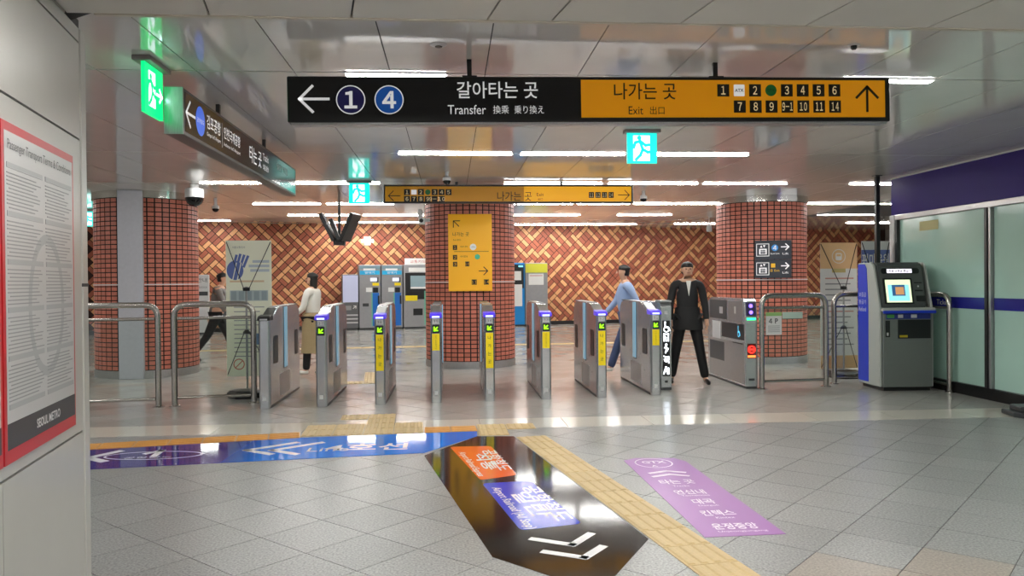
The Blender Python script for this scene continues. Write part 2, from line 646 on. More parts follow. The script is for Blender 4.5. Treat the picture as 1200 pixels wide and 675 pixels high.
# near ceiling above the camera, lower and turned with the corridor
EDGE_Y = 3.37
cn = struct(MB().prism([(-2.4, -4), (7.5, -4), (7.5, EDGE_Y), (-1.42, EDGE_Y), (-1.62, 3.52), (-2.4, 3.9)][::1], CEIL_NEAR + 0.012, CEIL + 0.4).build('ceiling_near', M_CEILJ))
d2 = Vector((-math.sin(DIR2), math.cos(DIR2)))
jx = [-3.2, -2.65, -2.1, -1.54, -0.976, -0.403, 0.161, 0.434, 0.991, 1.544, 2.094, 2.65, 3.2, 3.76, 4.3, 4.86, 5.4, 5.95, 6.5, 7.05, 7.6, 8.2, 8.8]
for a, b in zip(jx[:-1], jx[1:]):
    def pt(xx, t):
        return (xx + d2.x * t, EDGE_Y + d2.y * t)
    for t0, t1 in ((-8, -3.2), (-3.2, -0.0), ):
        g = 0.004
        P = [pt(a + g, t0 + g), pt(b - g, t0 + g), pt(b - g, t1 + 0.4), pt(a + g, t1 + 0.4)] if t1 == 0 else [pt(a + g, t0), pt(b - g, t0), pt(b - g, t1 - g), pt(a + g, t1 - g)]
        P = clip(P, (100, EDGE_Y - 0.012), (-100, EDGE_Y - 0.012))
        P = clip(P, (7.5, -10), (7.5, 10))
        if len(P) < 3 or abs(area(P)) < 0.01:
            continue
        MB().prism(P, CEIL_NEAR, CEIL_NEAR + 0.012).build('panel', M_CEILN, cn)
struct(MB().box(-1.43, 7.5, EDGE_Y - 0.012, EDGE_Y + 0.01, CEIL_NEAR - 0.006, CEIL_NEAR + 0.05).build('trim_1', mat('ceiling_edge_trim', rgb(176, 168, 154), 0.35)))

# LED fixtures -----------------------------------------------------------------


def fixture(x0, x1, y, z, wd, label, grp='linear ceiling lights'):
    L_ = x1 - x0
    o = thing('ceiling_light', label, 'light', ((x0 + x1) / 2, y, z), 0, grp)
    MB().box(-L_ / 2, L_ / 2, -wd / 2 - 0.015, wd / 2 + 0.015, -0.008, 0.0).build('housing', M_LGREY, o)
    MB().box(-L_ / 2 + 0.012, L_ / 2 - 0.012, -wd / 2, wd / 2, -0.014, -0.008).build('diffuser', M_LEDW, o)
    return o


def fix_px(xa, xb, ypx, y, label, z=CEIL, wd=0.07):
    a, b = onY(xa, ypx, y), onY(xb, ypx, y)
    fixture(a.x, b.x, y, z, wd, label)


fix_px(404, 524, 88, 5.80, 'linear ceiling light glowing just above the black half of the big hanging sign')
fix_px(530, 648, 88.5, 5.98, 'linear ceiling light hidden behind the word transfer on the big sign')
fix_px(654, 768, 89, 5.98, 'linear ceiling light hidden behind the middle of the big sign')
fix_px(774, 884, 89.5, 5.98, 'linear ceiling light hidden behind the amber half of the big sign')
fix_px(985, 1092, 90, 5.80, 'linear ceiling light at the right end of the big hanging sign')
fix_px(466, 601, 180, 9.33, 'linear ceiling light above the yellow direction sign, left of its row of three')
fix_px(609, 733, 180, 9.33, 'linear ceiling light beside the middle exit sign, centre of its row of three')
fix_px(740, 877, 180, 9.33, 'linear ceiling light beside the middle exit sign, right of its row of three')
fix_px(234, 322, 217, 12.12, 'linear ceiling light right behind the slanted hanging sign, beside the left column')
fix_px(330, 446, 217, 12.12, 'linear ceiling light passing behind the small far exit sign')
fix_px(590, 706, 215, 12.12, 'linear ceiling light above the right half of the yellow direction sign')
fix_px(712, 818, 215, 12.12, 'linear ceiling light at the right end of the yellow direction sign')
fix_px(824, 922, 214, 12.12, 'linear ceiling light over the top of the right column')
fix_px(996, 1088, 213, 12.12, 'linear ceiling light behind the dark post by the purple fascia')
R4 = 15.3
fix_px(296, 376, 241, R4, 'linear ceiling light above the cream banner, in the third row back')
fix_px(382, 462, 240, R4, 'linear ceiling light just over the monitor cluster')
fix_px(742, 843, 238, R4, 'linear ceiling light left of the right column, in the third row back')
fix_px(944, 1046, 236, R4, 'linear ceiling light right of the right column, in the third row back')
fix_px(606, 672, 239, R4, 'linear ceiling light hidden behind the right half of the yellow direction sign')
fix_px(676, 738, 238.5, R4, 'linear ceiling light hidden behind the right end of the yellow direction sign')
R5 = 17.9
fix_px(337, 420, 254, R5, 'linear ceiling light behind the monitor cluster')
fix_px(425, 497, 254, R5, 'linear ceiling light reaching the centre column from the left, fourth row back')
fix_px(602, 680, 252, R5, 'linear ceiling light right of the centre column, fourth row back')
fix_px(723, 787, 252, R5, 'short linear ceiling light between centre and right columns, fourth row back')
fix_px(958, 1030, 250, R5, 'linear ceiling light between right column and dark post, fourth row back')
R6 = 26.0


def fix_far(xa, xb, ypx, label):
    a, b = onZ(xa, ypx, CEIL_FAR), onZ(xb, ypx, CEIL_FAR)
    y = min((a.y + b.y) / 2, 25.8 + 0.16 * (a.x + b.x) / 2)
    a, b = onY(xa, ypx, y), onY(xb, ypx, y)
    fixture(a.x, b.x, y, CEIL_FAR, 0.12, label)


fix_far(232, 270, 267, 'bright short ceiling light at the back wall beside the left column')
fix_far(382, 497, 266, 'long ceiling light along the back wall over the ticket machines')
fix_far(603, 746, 264, 'long ceiling light along the back wall right of the centre column')
fix_far(790, 838, 262, 'ceiling light along the back wall left of the right column')
fix_far(992, 1046, 261, 'ceiling light along the back wall behind the dark post')
for k in range(6):  # unseen row added to brighten the far floor and back wall
    fixture(-8 + 4 * k, -6.4 + 4 * k, 21.5, CEIL_FAR, 0.1, 'unseen light added on the raised ceiling before the back wall, number %s from the left' % ('one', 'two', 'three', 'four', 'five', 'six')[k], 'added unseen raised-ceiling lights')
for x0, y0, lb in ((-4.15, 5.8, 'unseen light added in the left wing beside the slanted hanging sign'), (-5.9, 9.33, 'unseen light added in the left wing over the left railing')):
    fixture(x0, x0 + 1.35, y0, CEIL, 0.07, lb, 'added side wing lights')  # out of view, added to brighten the left banner, railing and column
# corridor lights out of view; rows added to brighten camera-facing sides
for yy, lab in ((2.3, 'unseen corridor ceiling light nearest the gates'), (0.4, 'unseen corridor ceiling light above the camera'), (-1.6, 'unseen corridor ceiling light behind the camera')):
    for xx, side in ((-0.3, 'left'), (2.2, 'middle'), (4.7, 'right')):
        fixture(xx - 0.75, xx + 0.75, yy, CEIL_NEAR, 0.09, lab + ', ' + side + ' one', 'unseen corridor lights')
for yy in (9.33, 12.12, 15.3):  # wing rows outside the frame, added to lift the hall's brightness
    for x0, side in ((-10.6, 'far left'), (-8.8, 'left'), (8.6, 'right'), (10.4, 'far right')):
        fixture(x0, x0 + 1.35, yy, CEIL, 0.07, '%s wing light added out of view in the row %s' % (side, {9.33: 'nearest the gates', 12.12: 'just in front of the columns', 15.3: 'behind the columns'}[yy]), 'added side wing lights')

# ================================================================== WALLS
WR = math.radians(10.5)
wb_o = Vector((0, 26.9, 0))
wall_back = thing('wall_back', None, None, wb_o, WR, kind='structure')
MB().box(-13, 18, 0.0, 0.3, 0, 3.5).build('backing', M_WGROUT, wall_back)
MB().box(-13, 18, -0.05, 0.0, 0, 0.12).build('baseboard', M_BLACK, wall_back)
U = 0.14          # brick width; bricks are two units long, laid at 45 degrees
red, cream = MB(), MB()
rnd = random.Random(3)
reg = {}
for bi in range(-70, 90):
    for bj in range(-70, 90):
        cx = (bi + 0.5) * 2 * U
        cy = (bj + 0.5) * 2 * U
        X, Z = (cx - cy) * 0.70711, (cx + cy) * 0.70711
        if not (-11 < X < 17 and -0.3 < Z < 3.8):
            continue
        key = (bi // 2, bj // 3) if (bi // 2 + bj // 3) % 2 else (bi // 3, bj // 2, 1)
        if key not in reg:
            reg[key] = rnd.randint(0, 1)
        o = reg[key] if rnd.random() > 0.15 else 1 - reg[key]
        for k in range(2):
            a0, a1, b0, b1 = bi * 2 * U, (bi + 1) * 2 * U, bj * 2 * U, (bj + 1) * 2 * U
            g = 0.011
            if o == 0:
                b0, b1 = b0 + k * U, b0 + (k + 1) * U
                c_ = (2 * bj + k) % 2 == 0
            else:
                a0, a1 = a0 + k * U, a0 + (k + 1) * U
                c_ = (2 * bi + k) % 2 == 1
            Q = [(a0 + g, b0 + g), (a1 - g, b0 + g), (a1 - g, b1 - g), (a0 + g, b1 - g)]
            Q = [((p[0] - p[1]) * 0.70711, (p[0] + p[1]) * 0.70711) for p in Q]
            Q = clip(Q, (-100, 0.125), (100, 0.125))
            Q = clip(Q, (100, 3.48), (-100, 3.48)) if Q else Q
            if len(Q) < 3 or abs(area(Q)) < 0.0005:
                continue
            if area(Q) < 0:
                Q = Q[::-1]
            if c_ and rnd.random() < 0.1:
                c_ = False
            (cream if c_ else red).prism(Q, -0.012, 0.0, 'y')
tag(red.build('bricks', M_WBR, wall_back), kind='stuff')
tag(cream.build('bricks', M_WBC, wall_back), kind='stuff')
struct(MB().box(XL - 0.3, XL, 3, 32, 0, 3.5).build('wall_left_far', M_WALLP))
struct(MB().box(XR, XR + 0.3, 11, 32, 0, 3.5).build('wall_right_far', M_WALLP))
struct(MB().box(-5, 9, -4.3, -4, 0, 3.0).build('wall_rear', M_WALLP))

# left wall with the posters (turned with the corridor): local x runs away from the camera, face towards +Y-right
lw_a = Vector((-0.0, 0.0))


def cam2w(xc, zc):
    return Vector((xc * math.cos(YAW) + zc * math.sin(YAW), -xc * math.sin(YAW) + zc * math.cos(YAW), 0))


EDGE = cam2w(-0.5345 * 3.48, 3.48)      # the vertical outer edge of the wall
wl = thing('wall_left', None, None, EDGE, math.radians(90) + DIR2, kind='structure')
# local: +x along corridor (away from camera), +y points left (into the wall), face at y=0 looks to -y (right)
LWF = Face(wl, RX90)
MB().box(-6.0, 0.0, 0.015, 0.6, 0, CEIL_NEAR + 0.05).build('backing', M_SEAM, wl)
MB().box(-0.055, 0.03, -0.004, 0.62, 0, CEIL_NEAR).build('corner_post', M_WALLP, wl, bevel=0.006)
vs_ = [-6.0, -4.6, -3.36, -2.18, -0.985, -0.06]
hs_ = [0.0, 0.875, 2.12, 2.535, CEIL_NEAR]
for a, b in zip(vs_[:-1], vs_[1:]):
    for c_, d_ in zip(hs_[:-1], hs_[1:]):
        gx, gz = 0.002, (0.006 if c_ > 0.1 else 0)
        MB().box(a + gx, b - gx, 0.0, 0.015, c_ + gz, d_ - 0.003).build('panel', M_WALLP, wl)
MB().box(-0.056, 0.031, -0.005, 0.0, 1.493, 1.507).build('seam', M_SEAM, wl)

# right glass wall --------------------------------------------------------------
GX, GY0, GY1 = 6.6, -2.0, 11.5
wr = thing('wall_right', None, None, (GX, 0, 0), 0, kind='structure')
MB().box(0.0, 0.4, GY0, GY1, 2.44, CEIL).build('fascia', M_PURPLE, wr)
MB().box(-0.004, 0.0, GY0, GY1, 2.98, CEIL).build('fascia_edge', M_LGREY, wr)
MB().box(-0.02, 0.12, GY0, GY1, 2.365, 2.44).build('head_rail', M_STEELH, wr, bevel=0.006)
MB().box(-0.03, 0.12, GY0, GY1, 0.0, 0.14).build('base_rail', M_BLACKM, wr, bevel=0.004)
ys = [GY1 - 0.06, 9.33, 7.2, 5.05, 2.9, 0.75, -1.4]
MB().box(-0.03, 0.14, GY1 - 0.13, GY1, 0.0, 2.44).build('end_post', M_LGREY, wr, bevel=0.006)
for k in range(len(ys) - 1):
    y1, y0 = ys[k], ys[k + 1]
    pn = MB().box(0.03, 0.045, y0 + 0.06, y1 - (0.06 if k else 0.12), 0.14, 2.37).build('pane', M_FROST, wr)
    MB().box(0.024, 0.03, y0 + 0.06, y1 - (0.06 if k else 0.12), 1.105, 1.252).build('stripe', M_BLUESTR, pn)
    m1 = MB().box(-0.015, 0.1, y0 - 0.05, y0 - 0.012, 0.14, 2.37).build('mullion', M_STEELH, wr, bevel=0.004)
    MB().box(-0.02, 0.1, y0 + 0.012, y0 + 0.06, 0.14, 2.37).build('mullion', mat('mullion_dark', rgb(70, 70, 70), 0.35, metal=0.6), wr, bevel=0.004)
    MB().box(0.0, 0.08, y0 - 0.012, y0 + 0.012, 0.14, 2.37).build('gasket', M_BLACK, wr)
MB().box(-0.02, 0.03, GY1 - 0.18, GY1 - 0.13, 0.14, 2.37).build('gasket', M_DGREY, wr)
fr = Face(wr, Matrix.Translation((0.024, 0, 0)) @ Matrix.Rotation(-PI / 2, 4, 'Z') @ RX90)
fr.text('Ticket', -(onX(1105, 352, GX + .03).y), 1.178, 0.07, M_WHITE, parent=wr)
fr.n = 0.0
a, b = onX(1078, 263, GX + .03), onX(1100, 255, GX + .03)
fr.rect('paper_notice', -a.y - 0.0, -b.y, 2.17, 2.3, mat('notice_cream', rgb(200, 196, 140), 0.5), parent=wr)

# ================================================================== COLUMNS
CR = 0.8


def column(px, py, zc, label, strip=None):
    v = ray(px, py)
    s = zc / v.dot(_f)
    c = CAMP + v * s
    o = thing('tiled_column', label, 'column', (c.x, c.y, 0))
    face = math.atan2(-c.y, -c.x)           # direction from the column to the camera
    MB().lathe([(CR, 0.05), (CR, CEIL)], 64).build('core', M_CGROUT, o, smooth=True)
    MB().lathe([(CR - 0.03, 0.0), (CR + 0.012, 0.0), (CR + 0.012, 0.125), (CR - 0.03, 0.125)], 64, caps=False).build('plinth', M_STEELH, o, smooth=True)
    MB().lathe([(CR - 0.03, 2.885), (CR + 0.03, 2.885), (CR + 0.03, CEIL), (CR - 0.03, CEIL)], 64, caps=False).build('cap_ring', M_CHROME, o, smooth=True)
    MB().lathe([(CR - 0.01, 1.49), (CR + 0.016, 1.49), (CR + 0.016, 1.508), (CR - 0.01, 1.508)], 64, caps=False).build('band', M_LGREY, o, smooth=True)
    nc, nr = 44, 37
    z0, z1 = 0.13, 2.885
    ph = (z1 - z0) / nr
    tw = 2 * PI * (CR + 0.012) / nc
    me = MB().box(-tw / 2 + 0.0115, tw / 2 - 0.0115, -0.006, 0.014, -ph / 2 + 0.008, ph / 2 - 0.008).mesh('tile', M_BRICKT)
    cells = []
    for k in range(nc):
        a = face + (k + 0.5) * 2 * PI / nc
        d = abs((a - face + PI) % (2 * PI) - PI)
        for r in range(nr):
            cells.append((d, k, r, a))
    cells.sort()
    rest_ = MB()
    for n, (d, k, r, a) in enumerate(cells):
        if strip is not None:
            dd = abs((a - face - strip + PI) % (2 * PI) - PI)
            if dd < 0.19:
                continue
        M = Matrix.Rotation(a + PI / 2, 4, 'Z') @ Matrix.Translation((0, -CR, z0 + (r + 0.5) * ph))
        if n < 300 and d < 1.4:
            link('tile', me, o, M)
        else:
            rest_.box(-tw / 2 + 0.0115, tw / 2 - 0.0115, -0.006, 0.014, -ph / 2 + 0.008, ph / 2 - 0.008, M)
    tag(rest_.build('tiles', M_BRICKTI, o), kind='stuff')
    if strip is not None:
        M = Matrix.Rotation(face + strip + PI / 2, 4, 'Z')
        MB().box(-0.19, 0.19, -CR - 0.035, -CR + 0.2, 0.0, CEIL, M).build('cover_strip', mat('strip_steel', rgb(186, 186, 192), 0.4, metal=0.35, grain=0.03, scale=20), o, bevel=0.006)
    return o, c, face


colL, cL, fL = column(173, 337, 13.46, 'round brick-tiled column with a vertical steel cover strip', strip=-0.30)
colC, cC, fC = column(551, 337, 14.5, 'round brick-tiled column with a yellow exit board in front of it')
colR, cR, fR = column(892, 337, 14.9, 'round brick-tiled column with two dark lift signs on it')

# ================================================================== TACTILE PAVING


def tactile_mesh(name, m, n_bar=4, s=0.3, depth=0.0):
    mb = MB()
    mb.box(-s / 2 + 0.003, s / 2 - 0.003, -s / 2 + 0.003, s / 2 - 0.003, 0.0, 0.004)
    for k in range(n_bar):
        u = -s / 2 + (k + 0.5) * s / n_bar
        wb = s / n_bar * 0.3
        z0, z1 = 0.004, 0.0095
        y0, y1 = -s / 2 + 0.012, s / 2 - 0.012
        mb.add([(u - wb, y0, z0), (u + wb, y0, z0), (u + wb, y1, z0), (u - wb, y1, z0),
                (u - wb * .6, y0 + .006, z1), (u + wb * .6, y0 + .006, z1), (u + wb * .6, y1 - .006, z1), (u - wb * .6, y1 - .006, z1)],
               [(4, 5, 6, 7), (0, 1, 5, 4), (1, 2, 6, 5), (2, 3, 7, 6), (3, 0, 4, 7)])
    return mb.mesh(name, m)


TM_Y = tactile_mesh('paver', M_YTAC)
TM_O = tactile_mesh('paver', M_OTAC)


def tactile(label, cells, me, origin, ang):
    o = thing('tactile_path', label, 'tactile paving', origin, ang)
    for (u, v, rot) in cells:
        link('paver', me, o, Matrix.Translation((u, v, 0)) @ Matrix.Rotation(rot, 4, 'Z'))
    return o


# diagonal lane from the front of the hall to the bottom of the frame
pA = (G(604.6, 512.6) + G(639, 510.7)) / 2
tactile('yellow ribbed guide lane running towards the camera beside the black floor sticker', [(0, -0.15 - 0.301 * k, 0) for k in range(16)], TM_Y, (pA.x, pA.y, 0), math.radians(9.7))
o1, o2 = G(100, 524.3), G(352, 510.0)
CRS = math.atan2(o2.y - o1.y, o2.x - o1.x)
tactile('orange ribbed guide strip along the purple and blue floor sticker', [(-0.15 - 0.301 * k, 0, PI / 2) for k in range(10)], TM_O, (o2.x, o2.y, 0), CRS)
o3, o4 = G(470, 504.5), G(560, 502.3)
b0 = G(354, 508.5)
tactile('yellow ribbed paver block branching towards the gates', [(0.15 + 0.301 * k, 0.301 * r, 0) for k in range(4) for r in (0, 1)] + [(0.15 + 0.301 * 2, 0.602, 0), (0.15 + 0.301, 0.903, 0), (0.15 + 0.301 * 2, 0.903, 0)], TM_Y, (b0.x, b0.y, 0.0), math.radians(2.5))
gap_ = o4.x - 0.012 - (b0.x + 1.2075)
n_ = max(1, round(gap_ / 0.301))
sx_p = gap_ / (n_ * 0.301)
so = thing('tactile_path', 'short orange ribbed strip between the two yellow paver blocks', 'tactile paving', (o4.x - 0.012, o4.y, 0), math.radians(2.5))
for k in range(n_):
    link('paver', TM_O, so, Matrix.Translation(((-0.1505 - 0.301 * k) * sx_p, 0, 0)) @ Matrix.Diagonal((sx_p, 1, 1, 1)) @ Matrix.Rotation(PI / 2, 4, 'Z'))
q0 = G(560, 507.5)
tactile('yellow ribbed pavers at the bend between orange strip and diagonal lane', [(0.155 + 0.301 * k, 0.301 * r, 0) for k, r in ((0, 0), (0, 1), (1, 1))], TM_Y, (q0.x, q0.y, 0), math.radians(1))
f0 = G(402, 449)
tactile('yellow ribbed lane behind the gates in front of the ticket machines', [(0.15 + 0.301 * k, 0, 0) for k in range(2)] + [(0.45, 0.301 * k, 0) for k in range(1, 5)], TM_Y, (f0.x, f0.y, 0), math.radians(5))
f1 = G(200, 412)
tactile('thin yellow guide line crossing the far floor behind the gates', [(0.15 + 0.301 * k, 0, PI / 2) for k in range(44)], TM_Y, (f1.x, f1.y, 0), math.radians(4))

# ================================================================== FLOOR STICKERS


def floor_face(o):
    return Face(o, Matrix.Identity(4), 0.0)


def gp(px, py, o):
    p = G(px, py)
    return (p.x - o.location.x, p.y - o.location.y)


def decal(label, corners, m, z=0.002):
    c = sum((G(*q) for q in corners), Vector()) / len(corners)
    o = thing('floor_sticker', label, 'floor sticker', (c.x, c.y, 0.0005))
    P = [gp(*q, o) for q in corners]
    if area(P) < 0:
        P = P[::-1]
    MB().prism(P, 0.0, z).build('film', m, o)
    return o


# blue / navy strip
st = thing('floor_sticker', 'long glossy floor sticker, navy blending into bright blue, with white chevrons', 'floor sticker', (G(320, 525).x, G(320, 525).y, 0.0005))
bot_l, bot_r, tip_r, top_r, top_l = G(60, 552.5), G(497, 531), G(559, 511.5), G(559, 505.5), G(60, 530.0)
nstep = 16
mbN = MB()
top = lambda t: top_l.lerp(top_r, t)
bot = lambda t: bot_l.lerp(bot_r, t)
L0 = st.location
m_grad = bpy.data.materials.new('decal_blend')
m_grad.use_nodes = True
nt = m_grad.node_tree
bs = nt.nodes['Principled BSDF']
bs.inputs['Roughness'].default_value = 0.05
bs.inputs['IOR'].default_value = 1.35
tcn = nt.nodes.new('ShaderNodeTexCoord')
sx_ = nt.nodes.new('ShaderNodeSeparateXYZ')
nt.links.new(tcn.outputs['Object'], sx_.inputs[0])
mr_ = nt.nodes.new('ShaderNodeMapRange')
mr_.interpolation_type = 'SMOOTHSTEP'
mr_.inputs['From Min'].default_value = G(255, 525).x - L0.x
mr_.inputs['From Max'].default_value = G(335, 525).x - L0.x
nt.links.new(sx_.outputs[0], mr_.inputs['Value'])
mxn = nt.nodes.new('ShaderNodeMix')
mxn.data_type = 'RGBA'
mxn.inputs['A'].default_value = rgb(48, 30, 124)
mxn.inputs['B'].default_value = rgb(0, 122, 232)
nt.links.new(mr_.outputs['Result'], mxn.inputs['Factor'])
nt.links.new(mxn.outputs['Result'], bs.inputs['Base Color'])
P = [(p.x - L0.x, p.y - L0.y) for p in (bot_l, bot_r, tip_r, top_r, G(352, 513.2), top_l)]
MB().prism(P, 0.0, 0.002).build('film', m_grad, st)
F = Face(st, Matrix.Identity(4), 0.0022)
for x0 in (305, 335):
    F.strokes('chevron', [[gp(x0 + 42, 519, st), gp(x0 - 18 + 2, 528, st), gp(x0 + 12, 532.5, st)]], 0.07, M_DECW)
F.strokes('chevron', [[gp(140, 529, st), gp(103, 537, st), gp(121, 541, st)]], 0.08, M_DECW)
cc = gp(180, 534, st)
F.ring('line_emblem', cc[0], cc[1], 0.42, 0.02, M_DECW, ry=0.17)
F.strokes('train_mark', [[gp(171, 532, st), gp(190, 528, st), gp(180, 535, st)]], 0.06, M_DECW)
F.text('공항철도', cc[0] - 0.02, cc[1] - 0.08, 0.07, M_DECW, wd=0.4)
F.text('4호선', gp(430, 524, st)[0], gp(430, 524, st)[1], 0.3, M_DECW, wd=0.75, bold=0.02)
F.text('Line', gp(385, 527, st)[0], gp(385, 527, st)[1], 0.16, M_DECW)

# black hexagon
hexa = decal('large glossy black floor sticker with orange and blue panels and white chevrons', [(497, 534), (559, 511.5), (602, 511.5), (760, 632), (722, 674), (690, 690), (577, 653)], M_DECB)
HF = Face(hexa, Matrix.Identity(4), 0.0022)


def quad_frame(o, c0, c1, c2, c3, n):
    """Face whose unit square maps to a ground quad given by pixels (top-left, top-right, bottom-right, bottom-left)."""
    p0, p1, p3 = Vector(gp(*c0, o)), Vector(gp(*c1, o)), Vector(gp(*c3, o))
    ex, ey = p1 - p0, p0 - p3
    M = Matrix(((ex.x, ey.x, 0, p3.x), (ex.y, ey.y, 0, p3.y), (0, 0, 1, 0), (0, 0, 0, 1)))
    return Face(o, M, n)


def rot_panel(o, pts, m, name):
    P = [gp(*q, o) for q in pts]
    if area(P) < 0:
        P = P[::-1]
    # soften the corners
    Q = []
    for i in range(len(P)):
        a_, b_, c_ = Vector(P[i - 1]), Vector(P[i]), Vector(P[(i + 1) % len(P)])
        r = 0.05
        p_, q_ = b_ + (a_ - b_).normalized() * r, b_ + (c_ - b_).normalized() * r
        for t in (0, .25, .5, .75, 1):
            Q.append(tuple((p_ * (1 - t) ** 2 + b_ * 2 * t * (1 - t) + q_ * t * t)))
    MB().prism(Q, 0.002, 0.0032).build(name, m, o)


OR = [(527, 524), (575, 523), (606, 557), (563, 563)]
BL = [(565, 567), (622, 564), (682, 614), (610, 622)]
rot_panel(hexa, OR, M_DECOR, 'orange_panel')
rot_panel(hexa, BL, M_DECRB, 'blue_panel')


def along(o, pc, pu, pv, body, h, wd, m, bold=0.0, n=0.0036):
    """text on the floor: centre pixel, pixel further along the reading direction, pixel towards the glyph tops"""
    c = Vector(gp(*pc, o))
    u = (Vector(gp(*pu, o)) - c).normalized()
    v = Vector(gp(*pv, o)) - c
    v = (v - u * u.dot(v)).normalized()
    me, mw, mh = text_mesh(body, m, bold)
    ob = link('lettering', me, o)
    sx, sy = wd / mw, h / mh
    ob.matrix_basis = Matrix(((u.x * sx, v.x * sy, 0, c.x), (u.y * sx, v.y * sy, 0, c.y), (0, 0, 1, n), (0, 0, 0, 1)))
    return ob


# the lettering reads along the lane, tops towards the lane
along(hexa, (582, 539), (593, 551), (603, 535), '공항철도', 0.13, 0.78, M_DECW, 0.015)
along(hexa, (569, 541), (580, 553), (590, 537), '직통', 0.13, 0.6, M_DECW, 0.015)
along(hexa, (551, 543.5), (564, 559), (573, 539), 'Airport Railroad Express', 0.075, 0.9, M_DECW, 0.01)
along(hexa, (640, 589), (654, 602), (658, 584), '공항철도', 0.14, 0.86, M_DECW, 0.015)
along(hexa, (622, 591), (636, 604), (642, 586), '일반', 0.14, 0.62, M_DECW, 0.015)
along(hexa, (599, 594), (614, 611), (621, 589), 'Airport Railroad (All Stop)', 0.085, 1.0, M_DECW, 0.01)
for dx, dy in ((0, 0), (14, 15)):
    HF.strokes('chevron', [[gp(624 + dx, 632 + dy, hexa), gp(671 + dx, 639 + dy, hexa), gp(692 + dx, 626 + dy, hexa)]], 0.055, M_DECW)

# purple strip
pur = decal('lilac purple floor sticker listing stations in white letters', [(731, 540), (745, 537), (790, 537), (804, 541), (921, 626), (826, 630)], M_DECPU)
PFc = Face(pur, Matrix.Identity(4), 0.0024)
cx_, cy_ = gp(766, 543, pur)
PFc.ring('emblem_ring', cx_, cy_, 0.155, 0.012, M_DECLP, ry=0.17)


def flat_text(o, px, py, body, h, wd, m, bold=0.0):
    c = gp(px, py, o)
    Face(o, Matrix.Identity(4), 0.0026).text(body, c[0], c[1], h, m, wd=wd, bold=bold)


flat_text(pur, 766, 542, 'GTX', 0.085, 0.2, M_DECLP, 0.03)
flat_text(pur, 767, 546.5, 'A', 0.06, 0.05, M_DECLP, 0.02)
for dy in (0, 4.0):
    PFc.strokes('chevron', [[gp(762 + dy, 555 + dy, pur), gp(781 + dy, 552.3 + dy, pur), gp(802 + dy, 554 + dy, pur)]], 0.04, M_DECLP)
flat_text(pur, 793, 565, '타는 곳', 0.13, 0.26, M_DECLP, 0.02)
flat_text(pur, 798, 570, 'Tracks', 0.04, 0.12, M_DECLP)
flat_text(pur, 808, 577, '연신내', 0.12, 0.22, M_DECLP, 0.022)
flat_text(pur, 815, 581, 'Yeonsinnae', 0.035, 0.2, M_DECLP)
flat_text(pur, 824, 588, '대곡', 0.12, 0.15, M_DECLP, 0.022)
flat_text(pur, 831, 593, 'Daegok', 0.035, 0.14, M_DECLP)
flat_text(pur, 841, 601.5, '킨텍스', 0.12, 0.22, M_DECLP, 0.022)
flat_text(pur, 850, 607, 'Kintex', 0.035, 0.12, M_DECLP)
flat_text(pur, 861, 617, '운정중앙', 0.12, 0.28, M_DECLP, 0.022)
flat_text(pur, 871, 623, 'Unjeongjungang', 0.035, 0.3, M_DECLP)
# ================================================================== HANGING SIGNS
# main sign ---------------------------------------------------------------------
MY = 5.35
ms = thing('hanging_sign', 'wide black and amber hanging sign for transfer and exit, nearest the camera', 'sign', (1.0, MY, 2.73))
ms.rotation_euler = (0, -0.0095, 0)
SXL, SXR, SZB, SZT = -1.06 - 1.0, 3.066 - 1.0, -0.152, 0.152
MB().box(SXL, SXR, 0.0, 0.11, SZB, SZT).build('case', M_BLACKM, ms, bevel=0.006)
MB().box(SXL + 0.02, SXR - 0.02, 0.012, 0.1, SZB - 0.012, SZB).build('bottom_tray', M_STEELH, ms)
for px in (550.5, 841):
    x = onY(px, 80, MY).x - 1.0
    MB().box(x - 0.016, x + 0.016, 0.04, 0.07, SZT, 0.27 - x * 0.0095 + 0.006).build('hanger', M_BLACKM, ms)
    MB().box(x - 0.05, x + 0.05, 0.02, 0.09, SZT, SZT + 0.012).build('hanger_foot', M_BLACKM, ms)
SF = faceY(ms, 0.0)


def S(px, py):
    p = onY(px, py, MY)
    u = p.x - 1.0
    return u, (p.z - 2.73) - 0.0095 * u


def Sx(px):
    return S(px, 116)[0]


def Sy(px, py):
    return S(px, py)[1]


SF.rect('amber_face', Sx(681), Sx(1037), Sy(860, 137.5), Sy(860, 94), M_SYEL, 0.0, t=0.002)
u, v = S(368, 116)
SF.arrow(u, v, 0.19, PI, 0.018, M_SWHITE, head=0.45, n=0.001)
for px, c, ch in ((411, rgb(26, 24, 74), '1'), (456, rgb(22, 84, 168), '4')):
    u, v = S(px, 117)
    q_ = SF.disc('line_disc', u, v, 0.093, mat('line_disc_' + ch, c, 0.4, emit=0.15), 0.001)
    SF.ring('disc_ring', u, v, 0.096, 0.007, M_SWHITE, 0.0018, parent=q_)
    SF.text(ch, u, v, 0.115, M_SWHITE, parent=q_, bold=0.03, n=0.002)
u, v = S(583, 105.5)
SF.text('갈아타는 곳', u, v, 0.112, M_SWHITE, wd=0.545, bold=0.008, n=0.001)
u, v = S(547, 128.5)
SF.text('Transfer', u, v, 0.062, M_SWHITE, wd=0.255, n=0.001)
u, v = S(587, 128.5)
SF.text('換乘', u, v, 0.056, M_SWHITE, wd=0.105, n=0.001)
u, v = S(620, 128.5)
SF.text('乗り換え', u, v, 0.056, M_SWHITE, wd=0.2, n=0.001)
u, v = S(756, 107)
SF.text('나가는 곳', u, v, 0.112, M_SBLK, wd=0.43, bold=0.006, n=0.003)
u, v = S(745, 129.5)
SF.text('Exit', u, v, 0.055, M_SBLK, wd=0.1, n=0.003)
u, v = S(770, 129.5)
SF.text('出口', u, v, 0.055, M_SBLK, wd=0.1, n=0.003)
